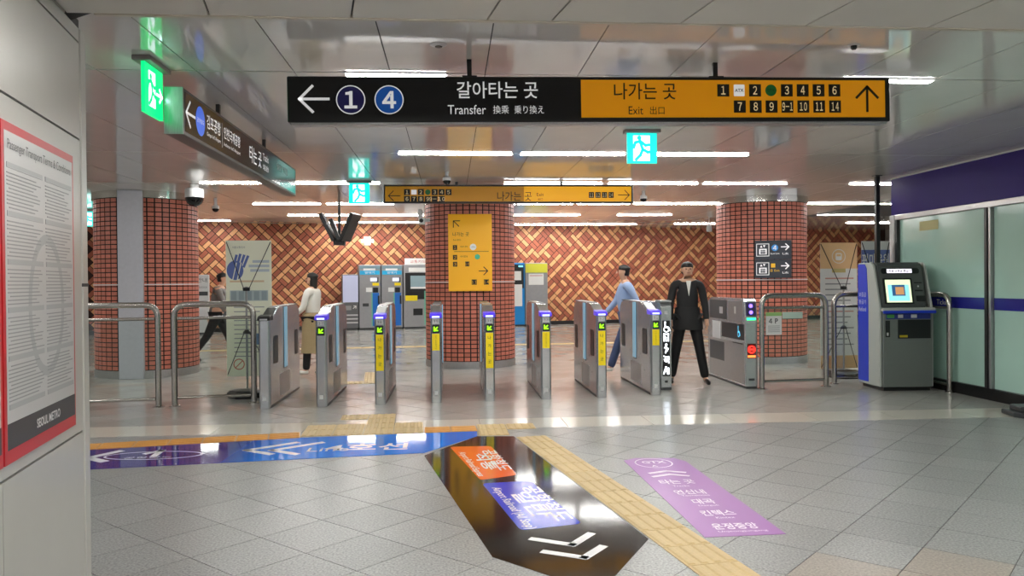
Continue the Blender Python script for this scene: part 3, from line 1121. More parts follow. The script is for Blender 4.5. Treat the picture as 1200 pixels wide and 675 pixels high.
row1 = ['1', 'ATX', '2', 'o', '3', '4', '5', '6']
row2 = [None, '7', '8', '9', '9-1', '10', '11', '14']
M_NUMW = mat('number_pale', rgb(240, 214, 160), 0.5, emit=0.2)
for r, row in enumerate((row1, row2)):
    for k, s_ in enumerate(row):
        if s_ is None:
            continue
        u, v = S(847.5 + 18.6 * k + r * 0.6, 106 + 19 * r)
        if s_ == 'o':
            SF.disc('green_dot', u, v, 0.04, mat('dot_green', rgb(20, 96, 40), 0.4, emit=0.1), 0.003)
            SF.text('GTX', u, v, 0.018, M_SBLK, n=0.0036)
        elif s_ == 'ATX':
            q_ = SF.rect('white_square', u - 0.038, u + 0.038, v - 0.04, v + 0.04, M_SWHITE, 0.003, r=0.006)
            SF.text(s_, u, v, 0.022, M_SBLK, parent=q_, wd=0.06, bold=0.02, n=0.0036)
        else:
            q_ = SF.rect('number_square', u - 0.042, u + 0.042, v - 0.042, v + 0.042, M_SBLK, 0.003)
            SF.text(s_, u, v, 0.058, M_NUMW, parent=q_, wd=min(0.072, 0.03 + 0.021 * (len(s_) - 1) if s_ != '9-1' else 0.075), bold=0.012, n=0.0036)
u, v = S(1016, 116)
SF.arrow(u, v, 0.17, PI / 2, 0.017, M_SBLK, head=0.45, n=0.003)

# yellow direction sign in front of the centre column -----------------------------
YY = 11.95
ys_ = thing('hanging_sign', 'long yellow exit sign hanging in front of the centre column', 'sign', (0.92, YY, 2.815))
a, b = onY(449, 230, YY).x - 0.92, onY(742, 230, YY).x - 0.92
MB().box(a, b, 0.0, 0.09, -0.138, 0.138).build('case', M_BLACKM, ys_, bevel=0.006)
for px in (535, 658):
    x = onY(px, 218, YY).x - 0.92
    MB().box(x - 0.02, x + 0.02, 0.03, 0.06, 0.138, 0.185).build('hanger', M_BLACKM, ys_)
YF = faceY(ys_, 0.0)
xm = onY(614, 230, YY).x - 0.92
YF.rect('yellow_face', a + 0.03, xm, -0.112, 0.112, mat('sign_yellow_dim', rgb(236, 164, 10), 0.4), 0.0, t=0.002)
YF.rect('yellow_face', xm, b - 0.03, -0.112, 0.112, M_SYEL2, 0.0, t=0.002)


def Y2(px, py):
    p = onY(px, py, YY)
    return p.x - 0.92, p.z - 2.815


u, v = Y2(462, 229.5)
YF.arrow(u, v, 0.17, PI, 0.012, M_SBLK, head=0.42, n=0.003)
for r, row in enumerate((['1', 'w', '2', 'g', '3', '4', '5'], ['6', '7', '8', '9', '9-1', '10'])):
    for k, s_ in enumerate(row):
        u, v = Y2(477 + 8.1 * k, 225.2 + 8 * r)
        if s_ == 'w':
            YF.rect('white_square', u - 0.04, u + 0.04, v - 0.035, v + 0.035, M_SWHITE, 0.003)
        elif s_ == 'g':
            YF.disc('green_dot', u, v, 0.04, mat('dot_green', rgb(20, 96, 40), 0.4), 0.003)
        else:
            q_ = YF.rect('number_square', u - 0.044, u + 0.044, v - 0.044, v + 0.044, M_SBLK, 0.003)
            YF.text(s_, u, v, 0.055, M_NUMW, parent=q_, n=0.0036)
u, v = Y2(603, 230)
YF.text('나가는 곳', u, v, 0.14, M_SBLK, wd=0.52, n=0.003)
u, v = Y2(633, 228)
YF.text('Exit', u, v, 0.05, M_SBLK, n=0.003)
u, v = Y2(633, 233.5)
YF.text('出口', u, v, 0.04, M_SBLK, n=0.003)
for k, s_ in enumerate(('11', '12', '13', '14')):
    u, v = Y2(693 + 7.7 * k, 228.5)
    q_ = YF.rect('number_square', u - 0.04, u + 0.04, v - 0.044, v + 0.044, M_SBLK, 0.003)
    YF.text(s_, u, v, 0.055, M_NUMW, parent=q_, wd=0.055, n=0.0036)
u, v = Y2(731, 228.5)
YF.arrow(u, v, 0.17, 0, 0.012, M_SBLK, head=0.42, n=0.003)

# slanted sign at the left, seen along its face (faces +X) ------------------------
LX = -1.86
ls = thing('hanging_sign', 'black hanging airport line sign seen at a steep angle, upper left', 'sign', (LX, 7.8, 2.72))
LY0, LY1 = 5.78 - 7.8, 9.86 - 7.8
MB().box(-0.13, 0.0, LY0, LY1, -0.165, 0.165).build('case', mat('sign_case_grey', rgb(66, 64, 62), 0.35), ls, bevel=0.006)
MB().box(-0.13, 0.0, LY0 - 0.012, LY0, -0.165, 0.165).build('end_cap', M_STEELH, ls)
for y in (6.855 - 7.8, 8.506 - 7.8):
    MB().box(-0.08, -0.05, y - 0.02, y + 0.02, 0.165, 0.285).build('hanger', M_BLACKM, ls)
# on this face u runs with +Y (away from the camera)
LF = Face(ls, Matrix(((0, 0, 1, 0), (1, 0, 0, 0), (0, 1, 0, 0), (0, 0, 0, 1))))
LF.rect('black_face', LY0 + 0.03, LY1 - 0.03, -0.14, 0.14, mat('sign_face_dark', rgb(24, 21, 20), 0.12), 0.0, t=0.002)


def L2(px, py):
    p = onX(px, py, LX)
    return p.y - 7.8, p.z - 2.72


u, v = L2(222, 136)
LF.arrow(u + 0.02, 0, 0.2, PI, 0.02, M_SWHITE, head=0.45, n=0.003)
u = L2(234.5, 145)[0]
q_ = LF.disc('line_disc', u, 0.0, 0.11, mat('arex_blue', rgb(50, 100, 214), 0.4, emit=0.3), 0.003)
LF.text('공항철도', u, 0.0, 0.035, M_SWHITE, parent=q_, wd=0.17, n=0.004)
u0, u1 = L2(242, 150)[0], L2(258, 150)[0]
LF.text('김포공항', (u0 + u1) / 2, 0.035, 0.11, M_SWHITE, wd=(u1 - u0), bold=0.01, n=0.003)
LF.text("Gimpo Int'l Airport", (u0 + u1) / 2, -0.065, 0.04, M_SWHITE, wd=(u1 - u0), n=0.003)
u = L2(260, 160)[0]
LF.rect('divider', u - 0.006, u + 0.006, -0.1, 0.1, M_LGREY, 0.003)
u0, u1 = L2(262, 160)[0], L2(281, 160)[0]
LF.text('인천국제공항', (u0 + u1) / 2, 0.035, 0.1, M_SWHITE, wd=(u1 - u0), bold=0.01, n=0.003)
LF.text("Incheon Int'l Airport", (u0 + u1) / 2, -0.065, 0.04, M_SWHITE, wd=(u1 - u0), n=0.003)
u0, u1 = L2(292, 180)[0], L2(306, 180)[0]
LF.text('타는 곳', (u0 + u1) / 2, 0.0, 0.16, M_SWHITE, wd=(u1 - u0), bold=0.01, n=0.003)
u0, u1 = L2(307, 185)[0], L2(315, 185)[0]
LF.text('Tracks', (u0 + u1) / 2, 0.05, 0.07, M_SWHITE, wd=(u1 - u0) * .8, n=0.003)
LF.text('站台', (u0 + u1) / 2, -0.05, 0.06, M_SWHITE, wd=(u1 - u0) * .8, n=0.003)
u0, u1 = L2(324, 195)[0], L2(337, 200)[0]
LF.text('일반 직통', (u0 + u1) / 2, 0.05, 0.08, M_LGREY, wd=(u1 - u0), n=0.003)


# exit signs -------------------------------------------------------------------
def running_man(F_, u, v, s, m, n):
    F_.disc('figure_head', u - 0.1 * s, v + 0.36 * s, 0.08 * s, m, n)
    F_.strokes('running_figure', [[(u - 0.08 * s, v + 0.24 * s), (u + 0.02 * s, v - 0.04 * s)],
                                  [(u - 0.3 * s, v + 0.02 * s), (u - 0.24 * s, v + 0.2 * s), (u - 0.06 * s, v + 0.24 * s), (u + 0.12 * s, v + 0.1 * s), (u + 0.24 * s, v + 0.12 * s)],
                                  [(u + 0.02 * s, v - 0.04 * s), (u + 0.2 * s, v - 0.14 * s), (u + 0.34 * s, v - 0.12 * s)],
                                  [(u + 0.02 * s, v - 0.04 * s), (u - 0.06 * s, v - 0.24 * s), (u - 0.22 * s, v - 0.4 * s)]], 0.1 * s, m, n)


def exit_sign(label, loc, rz, m, arrow=False, s=0.3):
    o = thing('exit_sign', label, 'exit sign', loc, rz)
    MB().box(-s * 0.6, s * 0.6, -0.06, 0.06, -0.032, 0.0).build('mount', mat('exit_mount', rgb(128, 118, 116), 0.4), o, bevel=0.004)
    lp = MB().box(-s / 2, s / 2, -0.012, 0.012, -0.032 - s, -0.032).build('light_panel', m, o)
    for sgn, F_ in ((1, Face(lp, Matrix.Translation((0, -0.0125, -0.032 - s / 2)) @ RX90)), (-1, Face(lp, Matrix.Translation((0, 0.0125, -0.032 - s / 2)) @ Matrix.Rotation(PI, 4, 'Z') @ RX90))):
        if arrow:
            F_.rect('door', -0.3 * s, 0.06 * s, -0.34 * s, 0.38 * s, M_EXW, 0.0005)
            running_man(F_, -0.12 * s, 0.0, s * 0.75, m, 0.0015)
            F_.arrow(0.28 * s, -0.02 * s, 0.3 * s, 0, 0.06 * s, M_EXW, n=0.0005)
        else:
            F_.rect('door', -0.3 * s, 0.26 * s, -0.42 * s, 0.42 * s, M_EXW, 0.0005)
            running_man(F_, 0.0, 0.0, s * 0.95, m, 0.0015)
    return o


exit_sign('green glowing exit sign with arrow at upper left near the camera', (-2.0, 5.58, CEIL), PI / 2, M_GREEN, True, 0.33)
p = onZ(752, 152.5, CEIL)
exit_sign('turquoise exit sign hanging below the amber half of the big sign', (p.x, p.y, CEIL), 0, M_GREENC)
p = onY(421, 215.5, 11.9)
exit_sign('turquoise exit sign left of the yellow direction sign', (p.x, p.y, CEIL), 0, M_GREENC)
p = onZ(103, 246, CEIL)
exit_sign('turquoise exit sign peeking out left of the left column', (p.x, p.y, CEIL), 0, M_GREENC)

# board on the centre column ------------------------------------------------------


def on_column(c, px, py, off):
    """point in front of a column on the plane tangent to it, facing the camera"""
    d = Vector((c.x, c.y, 0)).normalized()
    dist = (Vector((c.x, c.y, 0)).dot(d)) - CR - off
    v = ray(px, py)
    return CAMP + v * (dist / v.dot(d)), d


p0, d = on_column(cC, 551, 296, 0.05)
cs = thing('direction_board', 'yellow exit board mounted on the centre column', 'sign', (p0.x, p0.y, p0.z), math.atan2(-d.x, d.y))
p1, _ = on_column(cC, 525, 251, 0.05)
p2, _ = on_column(cC, 577, 341, 0.05)
hw, hh = (p2 - p1).to_2d().length / 2, (p1.z - p2.z) / 2
MB().box(-hw, hw, 0.0, 0.03, -hh, hh).build('panel', M_COLSIGN, cs, bevel=0.004)
for z in (-hh * .6, hh * .6):
    MB().box(-0.1, 0.1, 0.03, 0.09, z - 0.03, z + 0.03).build('bracket', M_STEELH, cs)
CF = faceY(cs, 0.0)
CF.n = 0.0005


def C2(px, py):
    return (px - 551) / 26 * hw, (296 - py) / 45 * hh


CF.arrow(*C2(534.5, 262), 0.13, math.radians(135), 0.014, M_SBLK, head=0.6)
CF.text('나가는 곳', *C2(540, 274.5), 0.07, M_SBLK, wd=0.28)
CF.text('Exit 出口', *C2(535.5, 281), 0.032, M_SBLK)
for py, n_, t_ in ((290, '1', '서울역 광장'), (301.5, '2', '서부 연결통로'), (309.5, '3', '')):
    q_ = CF.rect('number_square', C2(530.5, 0)[0], C2(535.5, 0)[0], C2(0, py + 2.8)[1], C2(0, py - 2.8)[1], M_SBLK)
    CF.text(n_, *C2(533, py), 0.05, M_COLSIGN, n=0.0014, parent=q_)
    if t_:
        CF.text(t_, *C2(543.5, py - 1), 0.03, M_SBLK, wd=0.13)
CF.disc('white_spot', *C2(554.5, 289.5), 0.055, M_WHITE)
CF.text('ATX', *C2(554.5, 289.5), 0.02, M_SBLK, n=0.0014)
CF.disc('green_spot', *C2(559.5, 301), 0.045, mat('spot_green', rgb(70, 180, 140), 0.4))
CF.rect('number_square', C2(545, 0)[0], C2(550, 0)[0], C2(0, 312)[1], C2(0, 306.5)[1], M_SBLK)
CF.text('10', *C2(547.5, 309.3), 0.045, M_COLSIGN, n=0.0014)
CF.rect('rule', C2(532, 0)[0], C2(573, 0)[0], C2(0, 295)[1], C2(0, 294.5)[1], M_SBLK)
CF.arrow(*C2(566.5, 317.5), 0.15, 0, 0.014, M_SBLK, head=0.45)
for px_, n_ in ((555.5, '11'), (570, '14')):
    CF.rect('number_square', C2(px_ - 3, 0)[0], C2(px_ + 3, 0)[0], C2(0, 333.5)[1], C2(0, 327.5)[1], M_SBLK)
    CF.text(n_, *C2(px_, 330.5), 0.05, M_COLSIGN, n=0.0014)

# lift signs on the right column --------------------------------------------------
M_NAVYS = mat('lift_sign_dark', rgb(48, 52, 62), 0.35)
for (ya, yb, lab, kind) in ((282, 303.6, 'dark lift sign with blue line number on the right column', 'b'), (304.4, 325.5, 'dark lift sign with yellow exit mark below the blue one', 'y')):
    pc, d = on_column(cR, 906, (ya + yb) / 2, 0.05)
    o = thing('lift_sign', lab, 'sign', (pc.x, pc.y, pc.z), math.atan2(-d.x, d.y))
    q1, _ = on_column(cR, 884, ya, 0.05)
    q2, _ = on_column(cR, 927, yb, 0.05)
    hw2, hh2 = (q2 - q1).to_2d().length / 2, (q1.z - q2.z) / 2
    MB().box(-hw2, hw2, 0.0, 0.03, -hh2, hh2).build('panel', M_NAVYS, o, bevel=0.003)
    MB().box(-0.1, 0.1, 0.03, 0.1, -0.03, 0.03).build('bracket', M_STEELH, o)
    E_ = faceY(o, 0.0)
    E_.n = 0.0005
    e = hw2 / 21.5
    bx0, bx1 = -19.5 * e, -5 * e
    E_.strokes('lift_frame', [[(bx0, -7.5 * e), (bx1, -7.5 * e), (bx1, 7.5 * e), (bx0, 7.5 * e), (bx0, -7.5 * e)]], 0.01, M_SWHITE)
    E_.rect('lift_car', -16.5 * e, -7.5 * e, -5.5 * e, 1.5 * e, M_SWHITE)
    for k in (-14, -12, -10):
        E_.disc('lift_person', k * e, -0.5 * e, 0.9 * e, M_NAVYS, 0.0014)
        E_.rect('lift_person_body', (k - .8) * e, (k + .8) * e, -5 * e, -1.6 * e, M_NAVYS, 0.0014)
    for k in (-14, -10.5):
        E_.poly('lift_arrow', [((k - 1.5) * e, 3 * e), ((k + 1.5) * e, 3 * e), (k * e, 6 * e)] if k < -12 else [((k - 1.5) * e, 6 * e), (k * e, 3 * e), ((k + 1.5) * e, 6 * e)], M_SWHITE)
    if kind == 'b':
        E_.disc('line_disc', 2 * e, 2.5 * e, 4 * e, mat('line4_blue', rgb(60, 150, 225), 0.4))
        E_.text('4', 2 * e, 2.5 * e, 0.08, M_WHITE, bold=0.02, n=0.0014)
        E_.text('Seoul Line', 2 * e, -4.5 * e, 0.03, M_SWHITE, wd=0.15)
    else:
        m_ = mat('exit_mark_yellow', rgb(240, 190, 40), 0.4)
        E_.rect('exit_mark', -2.5 * e, 2.5 * e, 1.5 * e, 6.5 * e, m_)
        E_.text('출 Exit', 2 * e, -2 * e, 0.05, m_, wd=0.16)
    E_.arrow(14 * e, 3.5 * e, 0.125, 0, 0.018, M_SWHITE)
    E_.text('Lift', 14.5 * e, -4.8 * e, 0.035, M_SWHITE, wd=0.1)

# ================================================================== TICKET GATES
GW, GL = 0.135, 1.85
GPROF = [(0.0, 0.03), (0.0, 1.065), (0.14, 1.105), (0.42, 1.195), (0.55, 1.21), (1.55, 1.21), (1.72, 1.185), (1.82, 1.12), (GL, 1.02), (GL, 0.03)]


def gate(px, py, label, lit=True, sticker=None, number='', rz=0.0):
    p = G(px, py)
    o = thing('ticket_gate', label, 'ticket gate', (p.x, p.y, 0), rz, 'narrow ticket gates in the line')
    h = GW / 2
    MB().box(-h + 0.008, h - 0.008, 0.0, GL - 0.01, 0.0, 0.03).build('plinth', M_DGREY, o)
    MB().prism(GPROF, -h, h, 'x').build('body', M_STEEL, o, bevel=0.007, seg=2)
    MB().prism([(-h + .003, 0.0), (-h + .003, -0.02), (-0.045, -0.045), (0.045, -0.045), (h - .003, -0.02), (h - .003, 0.0)], 0.0, 1.06).build('front_post', M_STEEL, o, bevel=0.004)
    # reader cap
    m = M_VIO if lit else M_BLACK
    cap = MB().prism([(-0.06, 1.055), (0.13, 1.055), (0.13, 1.125), (-0.02, 1.11), (-0.06, 1.085)], -h - 0.008, h + 0.008, 'x').build('reader_cap', m, o, bevel=0.006)
    F_ = Face(o, Matrix.Translation((0, -0.061, 0)) @ RX90)
    F_.rect('reader_light', -0.045, 0.045, 1.063, 1.08, M_VIOL if lit else M_LGREY, 0.0, parent=cap)
    sl = math.atan2(0.09, 0.28)
    MB().box(-h + 0.012, h - 0.012, 0.0, 0.27, 0.0, 0.008, Matrix.Translation((0, 0.145, 1.108)) @ Matrix.Rotation(sl, 4, 'X')).build('reader_plate', M_BLACK if not lit else M_STEELH, o)
    MB().box(-h + 0.02, h - 0.02, 0.55, 1.6, 1.21, 1.216).build('top_plate', M_STEELH, o)
    F_ = Face(o, Matrix.Translation((0, -0.0455, 0)) @ RX90)
    if lit:
        q_ = F_.rect('arrow_display', -0.045, 0.045, 0.868, 0.975, M_BLACK, 0.0, t=0.002, r=0.008)
        F_.arrow(0.0, 0.922, 0.056, math.radians(-135), 0.015, M_ARROW, head=0.55, n=0.0025, parent=q_)
        q_ = F_.rect('number_plate', -0.035, 0.035, 0.99, 1.04, M_LGREY, 0.0)
        F_.text(number, 0, 1.015, 0.032, M_BLACK, n=0.0008, parent=q_)
    if sticker:
        z0 = 0.42 if sticker == 'long' else 0.655
        q_ = F_.rect('yellow_sticker', -0.046, 0.046, z0, 0.862, M_YELP, 0.0)
        if sticker == 'long':
            for k, ch in enumerate('나가는곳'):
                F_.text(ch, 0, 0.80 - 0.1 * k, 0.045, M_INKD, n=0.0008, parent=q_)
        else:
            for k, ch in enumerate('나가는곳입니다'):
                F_.text(ch, 0, 0.835 - 0.026 * k, 0.02, M_INKD, n=0.0008, parent=q_)
    F_.rect('foot_label', -0.022, 0.022, 0.1, 0.15, M_LGREY, 0.0)
    for s in (-1, 1):
        W_ = Face(o, Matrix.Translation((s * h, 0, 0)) @ Matrix.Rotation(s * PI / 2, 4, 'Z') @ RX90)
        for y0, y1 in ((0.17, 0.40), (1.50, 1.70)):
            W_.rect('sensor_window', s * y0, s * y1, 0.52, 0.86, M_BLACK, 0.0, r=0.03, t=0.006)
        W_.rect('access_panel', s * 0.5, s * 1.12, 0.08, 0.36, M_STEELH, 0.0, t=0.003)
        fs_ = W_.rect('flap_slot', s * 0.74, s * 0.98, 0.4, 1.2, M_DGREY, 0.0, t=0.002)
        W_.rect('flap', s * 0.78, s * 0.94, 0.42, 1.2, M_FLAP, 0.002, t=0.012)
        dots = MB()
        for y, z in ((0.52, 0.5), (0.60, 0.78), (0.52, 1.0), (1.15, 0.5), (1.25, 0.9), (1.35, 0.3), (0.3, 0.3), (1.42, 1.05), (0.62, 0.44), (0.8, 0.3), (1.0, 0.22)):
            dots.cyl((s * h, y, z), (s * (h + 0.002), y, z), 0.011, 8)
        dots.build('sensor_dots', M_BLACK, o)
    MB().box(-0.052, 0.052, 1.58, 1.78, 1.2, 1.218).build('rear_reader', M_BLACK, o)
    return o


gate(311, 479, 'leftmost ticket gate, unlit, beside the glass railing', lit=False)
gate(377.5, 477, 'ticket gate with green arrow and no yellow sticker', sticker=None, number='37')
gate(446, 474, 'ticket gate with long yellow sticker in front of the ticket machines', sticker='long', number='36')
gate(511.5, 472, 'ticket gate with short yellow sticker in front of the centre column, seen end-on', sticker='short', number='35')
gate(574, 470, 'ticket gate with long yellow sticker at the right side of the centre column', sticker='long', number='34')
gate(640, 468, 'ticket gate with short yellow sticker in front of the grey cabinet', sticker='short', number='33')
gate(705, 466, 'ticket gate with long yellow sticker beside the person in jeans', sticker='long', number='32')
gate(768, 463, 'ticket gate with short yellow sticker next to the glowing pictogram post', sticker='short', number='31')

# pictogram post
p = G(781, 457)
po = thing('pictogram_post', 'slim steel post with a column of glowing white pictograms', 'sign post', (p.x, p.y, 0))
MB().box(-0.07, 0.07, 0.0, 1.0, 0.0, 0.03).build('plinth', M_DGREY, po)
MB().prism([(0, 0.03), (0, 1.14), (0.05, 1.2), (1.0, 1.2), (1.0, 0.03)], -0.075, 0.075, 'x').build('body', M_STEEL, po, bevel=0.006)
MB().box(-0.075, 0.075, -0.012, 0.3, 1.2, 1.225).build('top_plate', M_STEELH, po, bevel=0.004)
PF_ = faceY(po, 0.0)
PF_.rect('black_panel', -0.052, 0.052, 0.19, 0.95, M_BLACK, 0.0, t=0.003)


def wheelchair(F_, u, v, s, m, n):
    F_.ring('wheelchair_wheel', u + 0.02 * s, v - 0.2 * s, 0.27 * s, 0.09 * s, m, n)
    F_.strokes('wheelchair_person', [[(u - 0.1 * s, v + 0.34 * s), (u - 0.08 * s, v - 0.02 * s), (u + 0.2 * s, v - 0.02 * s), (u + 0.36 * s, v - 0.32 * s)]], 0.1 * s, m, n)
    F_.disc('wheelchair_head', u - 0.1 * s, v + 0.44 * s, 0.08 * s, m, n)


wheelchair(PF_, 0, 0.86, 0.15, M_WHL, 0.0036)
v = 0.72
PF_.strokes('pictogram', [[(-0.03, v + .05), (-0.03, v - .05)], [(-0.03, v + 0.02), (-.005, v), (0.0, v - .05)], [(0.03, v + .05), (0.03, v - .05)], [(-.03, v + .045), (.03, v + .045)]], 0.016, M_WHL, 0.0036)
v = 0.57
PF_.disc('pictogram', 0.0, v + 0.05, 0.017, M_WHL, 0.0036)
PF_.strokes('pictogram', [[(0, v + .03), (0.005, v - .01), (-.01, v - .06)], [(-.02, v + .01), (.02, v - .005), (.012, v - .03)]], 0.02, M_WHL, 0.0036)
v = 0.42
PF_.strokes('pictogram', [[(-.035, v + .045), (-.01, v + .03), (0.03, v + .035), (.035, v)], [(-.03, v), (0.03, v), (0.0, v - .03), (-.02, v - .02)], [(.03, v - .02), (.035, v - .05)]], 0.016, M_WHL, 0.0036)
v = 0.27
PF_.strokes('pictogram', [[(-.035, v - .05), (-0.005, v + .045), (.02, v - .05)], [(-.025, v - .01), (.03, v - .01)], [(.03, v + .03), (.03, v - .05)]], 0.018, M_WHL, 0.0036)
PF_.rect('maker_plate', -0.02, 0.02, 0.1, 0.13, M_BLACK, 0.0)
PF_.rect('lamp_window', -0.02, 0.02, 1.04, 1.08, M_LGREY, 0.0)

# wide accessible gate
p = G(881, 455.5)
ag = thing('accessible_gate', 'wide accessible ticket gate with red no-entry lamp beside the right railing', 'ticket gate', (p.x, p.y, 0))
hw = 0.085
MB().box(-hw + 0.008, hw - 0.008, 0.0, 1.6, 0.0, 0.03).build('plinth', M_DGREY, ag)
MB().prism([(0.0, 0.03), (0.0, 0.9), (0.03, 1.2), (0.1, 1.235), (1.45, 1.235), (1.6, 1.18), (1.6, 0.03)], -hw, hw, 'x').build('body', M_STEEL, ag, bevel=0.007, seg=2)
AF = faceY(ag, 0.0)
sl = Matrix.Translation((0, 0.0, 0.9)) @ Matrix.Rotation(-0.0997, 4, 'X') @ RX90
AS = Face(ag, sl)
AS.rect('lamp_panel', -0.07, 0.07, 0.1, 0.29, mat('lamp_panel_violet', rgb(58, 50, 90), 0.3), 0.0, t=0.003)
for v in (0.24, 0.15):
    AS.disc('violet_lamp', 0, v, 0.026, mat('violet_lamp', rgb(120, 90, 255), 0.3, emit=2.0), 0.0035)
AS.rect('green_lamp', -0.062, 0.062, 0.045, 0.075, M_GRNL, 0.0, t=0.003)
q_ = AF.rect('red_display', -0.06, 0.06, 0.42, 0.62, mat('red_display', rgb(70, 6, 6), 0.3, emit=0.2), 0.0, t=0.003)
AF.ring('no_entry_ring', 0, 0.54, 0.055, 0.02, M_REDL, 0.0035, parent=q_)
AF.rect('no_entry_bar', -0.03, 0.03, 0.527, 0.553, M_REDL, 0.0035, parent=q_)
AF.rect('red_bar', -0.055, 0.055, 0.43, 0.46, mat('orange_lamp', rgb(255, 110, 50), 0.4, emit=1.6), 0.0035, parent=q_)
AF.rect('maker_plate', -0.04, 0.04, 0.11, 0.14, M_DGREY, 0.0)
AW = Face(ag, Matrix.Translation((-hw, 0, 0)) @ Matrix.Rotation(-PI / 2, 4, 'Z') @ RX90)     # u = -y on this side
AW.rect('upper_panel', -1.5, -0.75, 0.92, 1.2, M_DGREY, 0.0, t=0.004)
AW.rect('card_reader', -0.68, -0.1, 0.9, 1.2, M_STEELH, 0.0, t=0.004)
AW.rect('reader_symbol', -1.05, -0.9, 1.0, 1.1, M_LGREY, 0.004)
AW.rect('reader_window', -0.42, -0.36, 1.02, 1.12, M_WHITE, 0.004)
AW.rect('black_panel', -0.95, -0.06, 0.66, 0.88, M_BLACK, 0.0, t=0.004)
wheelchair(AW, -0.25, 0.77, 0.16, mat('wheelchair_blue', rgb(90, 190, 225), 0.4, emit=0.6), 0.0045)
AW.rect('pale_panel', -1.38, -1.02, 0.62, 0.88, M_LGREY, 0.0, t=0.003)
AW.rect('dark_recess', -1.5, -0.85, 0.3, 0.58, M_DGREY, 0.0, t=0.002)
AW.rect('door_panel', -1.52, -0.04, 0.05, 0.62, M_STEELH, 0.0, t=0.0015)
AW.rect('slot', -0.5, -0.1, 0.6, 0.615, M_BLACK, 0.002)

# ================================================================== RAILINGS


def bend(a, c, b, r, k=6):
    """quarter bend from a towards corner c towards b"""
    a, c, b = Vector(a), Vector(c), Vector(b)
    p, q = c + (a - c).normalized() * r, c + (b - c).normalized() * r
    return [p * (1 - t) ** 2 + c * 2 * t * (1 - t) + q * t * t for t in [i / k for i in range(k + 1)]]


def railing(label, A, B, H_=1.25, openl=False, notice=False):
    A, B = Vector((A.x, A.y, 0)), Vector((B.x, B.y, 0))
    c = (A + B) / 2
    L_ = (B - A).length
    o = thing('railing', label, 'railing', c, math.atan2(B.y - A.y, B.x - A.x))
    R_ = 0.036
    a, b = -L_ / 2, L_ / 2
    pts = [(a, 0, 0)] + bend((a, 0, 0), (a, 0, H_), (b, 0, H_), 0.16) + bend((a, 0, H_), (b, 0, H_), (b, 0, 0), 0.16) + [(b, 0, 0)]
    MB().tube(pts, R_, 14).build('frame', M_TUBE, o, smooth=True)
    MB().cyl((a + R_, 0, H_ - 0.17), (b - R_, 0, H_ - 0.17), 0.02, 12).build('mid_rail', M_TUBE, o, smooth=True)
    MB().cyl((a + R_, 0, 0.1), (b - R_, 0, 0.1), 0.02, 12).build('bottom_rail', M_TUBE, o, smooth=True)
    MB().box(a + 0.05, b - 0.05, -0.004, 0.004, 0.115, H_ - 0.185).build('glass_pane', M_GLASS, o)
    for x_ in (a, b):
        MB().lathe([(0.07, 0), (0.07, 0.008), (0.045, 0.018)], 20, Matrix.Translation((x_, 0, 0))).build('floor_flange', M_TUBE, o, smooth=True)
    if notice:
        N_ = faceY(o, -0.005)
        q_ = N_.rect('notice', a + 0.06, a + 0.30, 0.74, 1.05, M_BANW, 0.0)
        N_.rect('notice_head', a + 0.06, a + 0.30, 1.0, 1.05, mat('notice_green', rgb(150, 196, 120), 0.5), 0.0008, parent=q_)
        N_.text('4', a + 0.13, 0.93, 0.07, M_INKD, bold=0.02, n=0.001, parent=q_)
        N_.text('P', a + 0.22, 0.93, 0.07, M_INKD, bold=0.02, n=0.001, parent=q_)
        for k in range(5):
            N_.rect('text_line', a + 0.09, a + 0.27, 0.78 + 0.02 * k, 0.786 + 0.02 * k, M_INK, 0.0008, parent=q_)
        N_.rect('pale_sticker', a + 0.31, a + 0.62, 0.96, 1.05, mat('pale_mint', rgb(190, 214, 200), 0.5), 0.0)
    return o


r1 = G(186, 477)
r2, r3 = G(205, 476), G(298, 472)
dirr = (r3 - r2).normalized()
railing('stainless railing with clear glass half hidden by the poster wall', r1 - dirr * 1.6, r1)
railing('stainless railing with clear glass joining the leftmost gate', r2, r3)
railing('stainless railing with clear glass and a paper notice beside the wide gate', G(893, 456), G(968, 453), 1.28, notice=True)
lr = thing('railing', 'stainless railing bending around the back of the grey kiosk', 'railing', (0, 0, 0))
pa_, pb_, pc_ = Vector((5.47, 11.03, 0)), Vector((6.53, 11.03, 0)), Vector((6.53, 10.0, 0))
HH = 1.28
zt = Vector((0, 0, HH))
lr.location = pa_
A_, B_, C_ = Vector((0, 0, 0)), pb_ - pa_, pc_ - pa_
pts = [A_] + bend(A_, A_ + zt, B_ + zt, 0.16) + bend(A_ + zt, B_ + zt, C_ + zt, 0.13) + bend(B_ + zt, C_ + zt, C_, 0.16) + [C_]
MB().tube(pts, 0.036, 14).build('frame', M_TUBE, lr, smooth=True)
zm = Vector((0, 0, HH - 0.17))
zb = Vector((0, 0, 0.1))
for nm, zz in (('mid_rail', zm), ('bottom_rail', zb)):
    MB().tube([A_ + zz] + bend(A_ + zz, B_ + zz, C_ + zz, 0.13) + [C_ + zz], 0.02, 12).build(nm, M_TUBE, lr, smooth=True)
MB().box(0.05, B_.x - 0.14, -0.004, 0.004, 0.115, HH - 0.185).build('glass_pane', M_GLASS, lr)
for q in (A_, C_):
    MB().lathe([(0.06, 0), (0.06, 0.008), (0.045, 0.018)], 20, Matrix.Translation(q)).build('floor_flange', M_TUBE, lr, smooth=True)

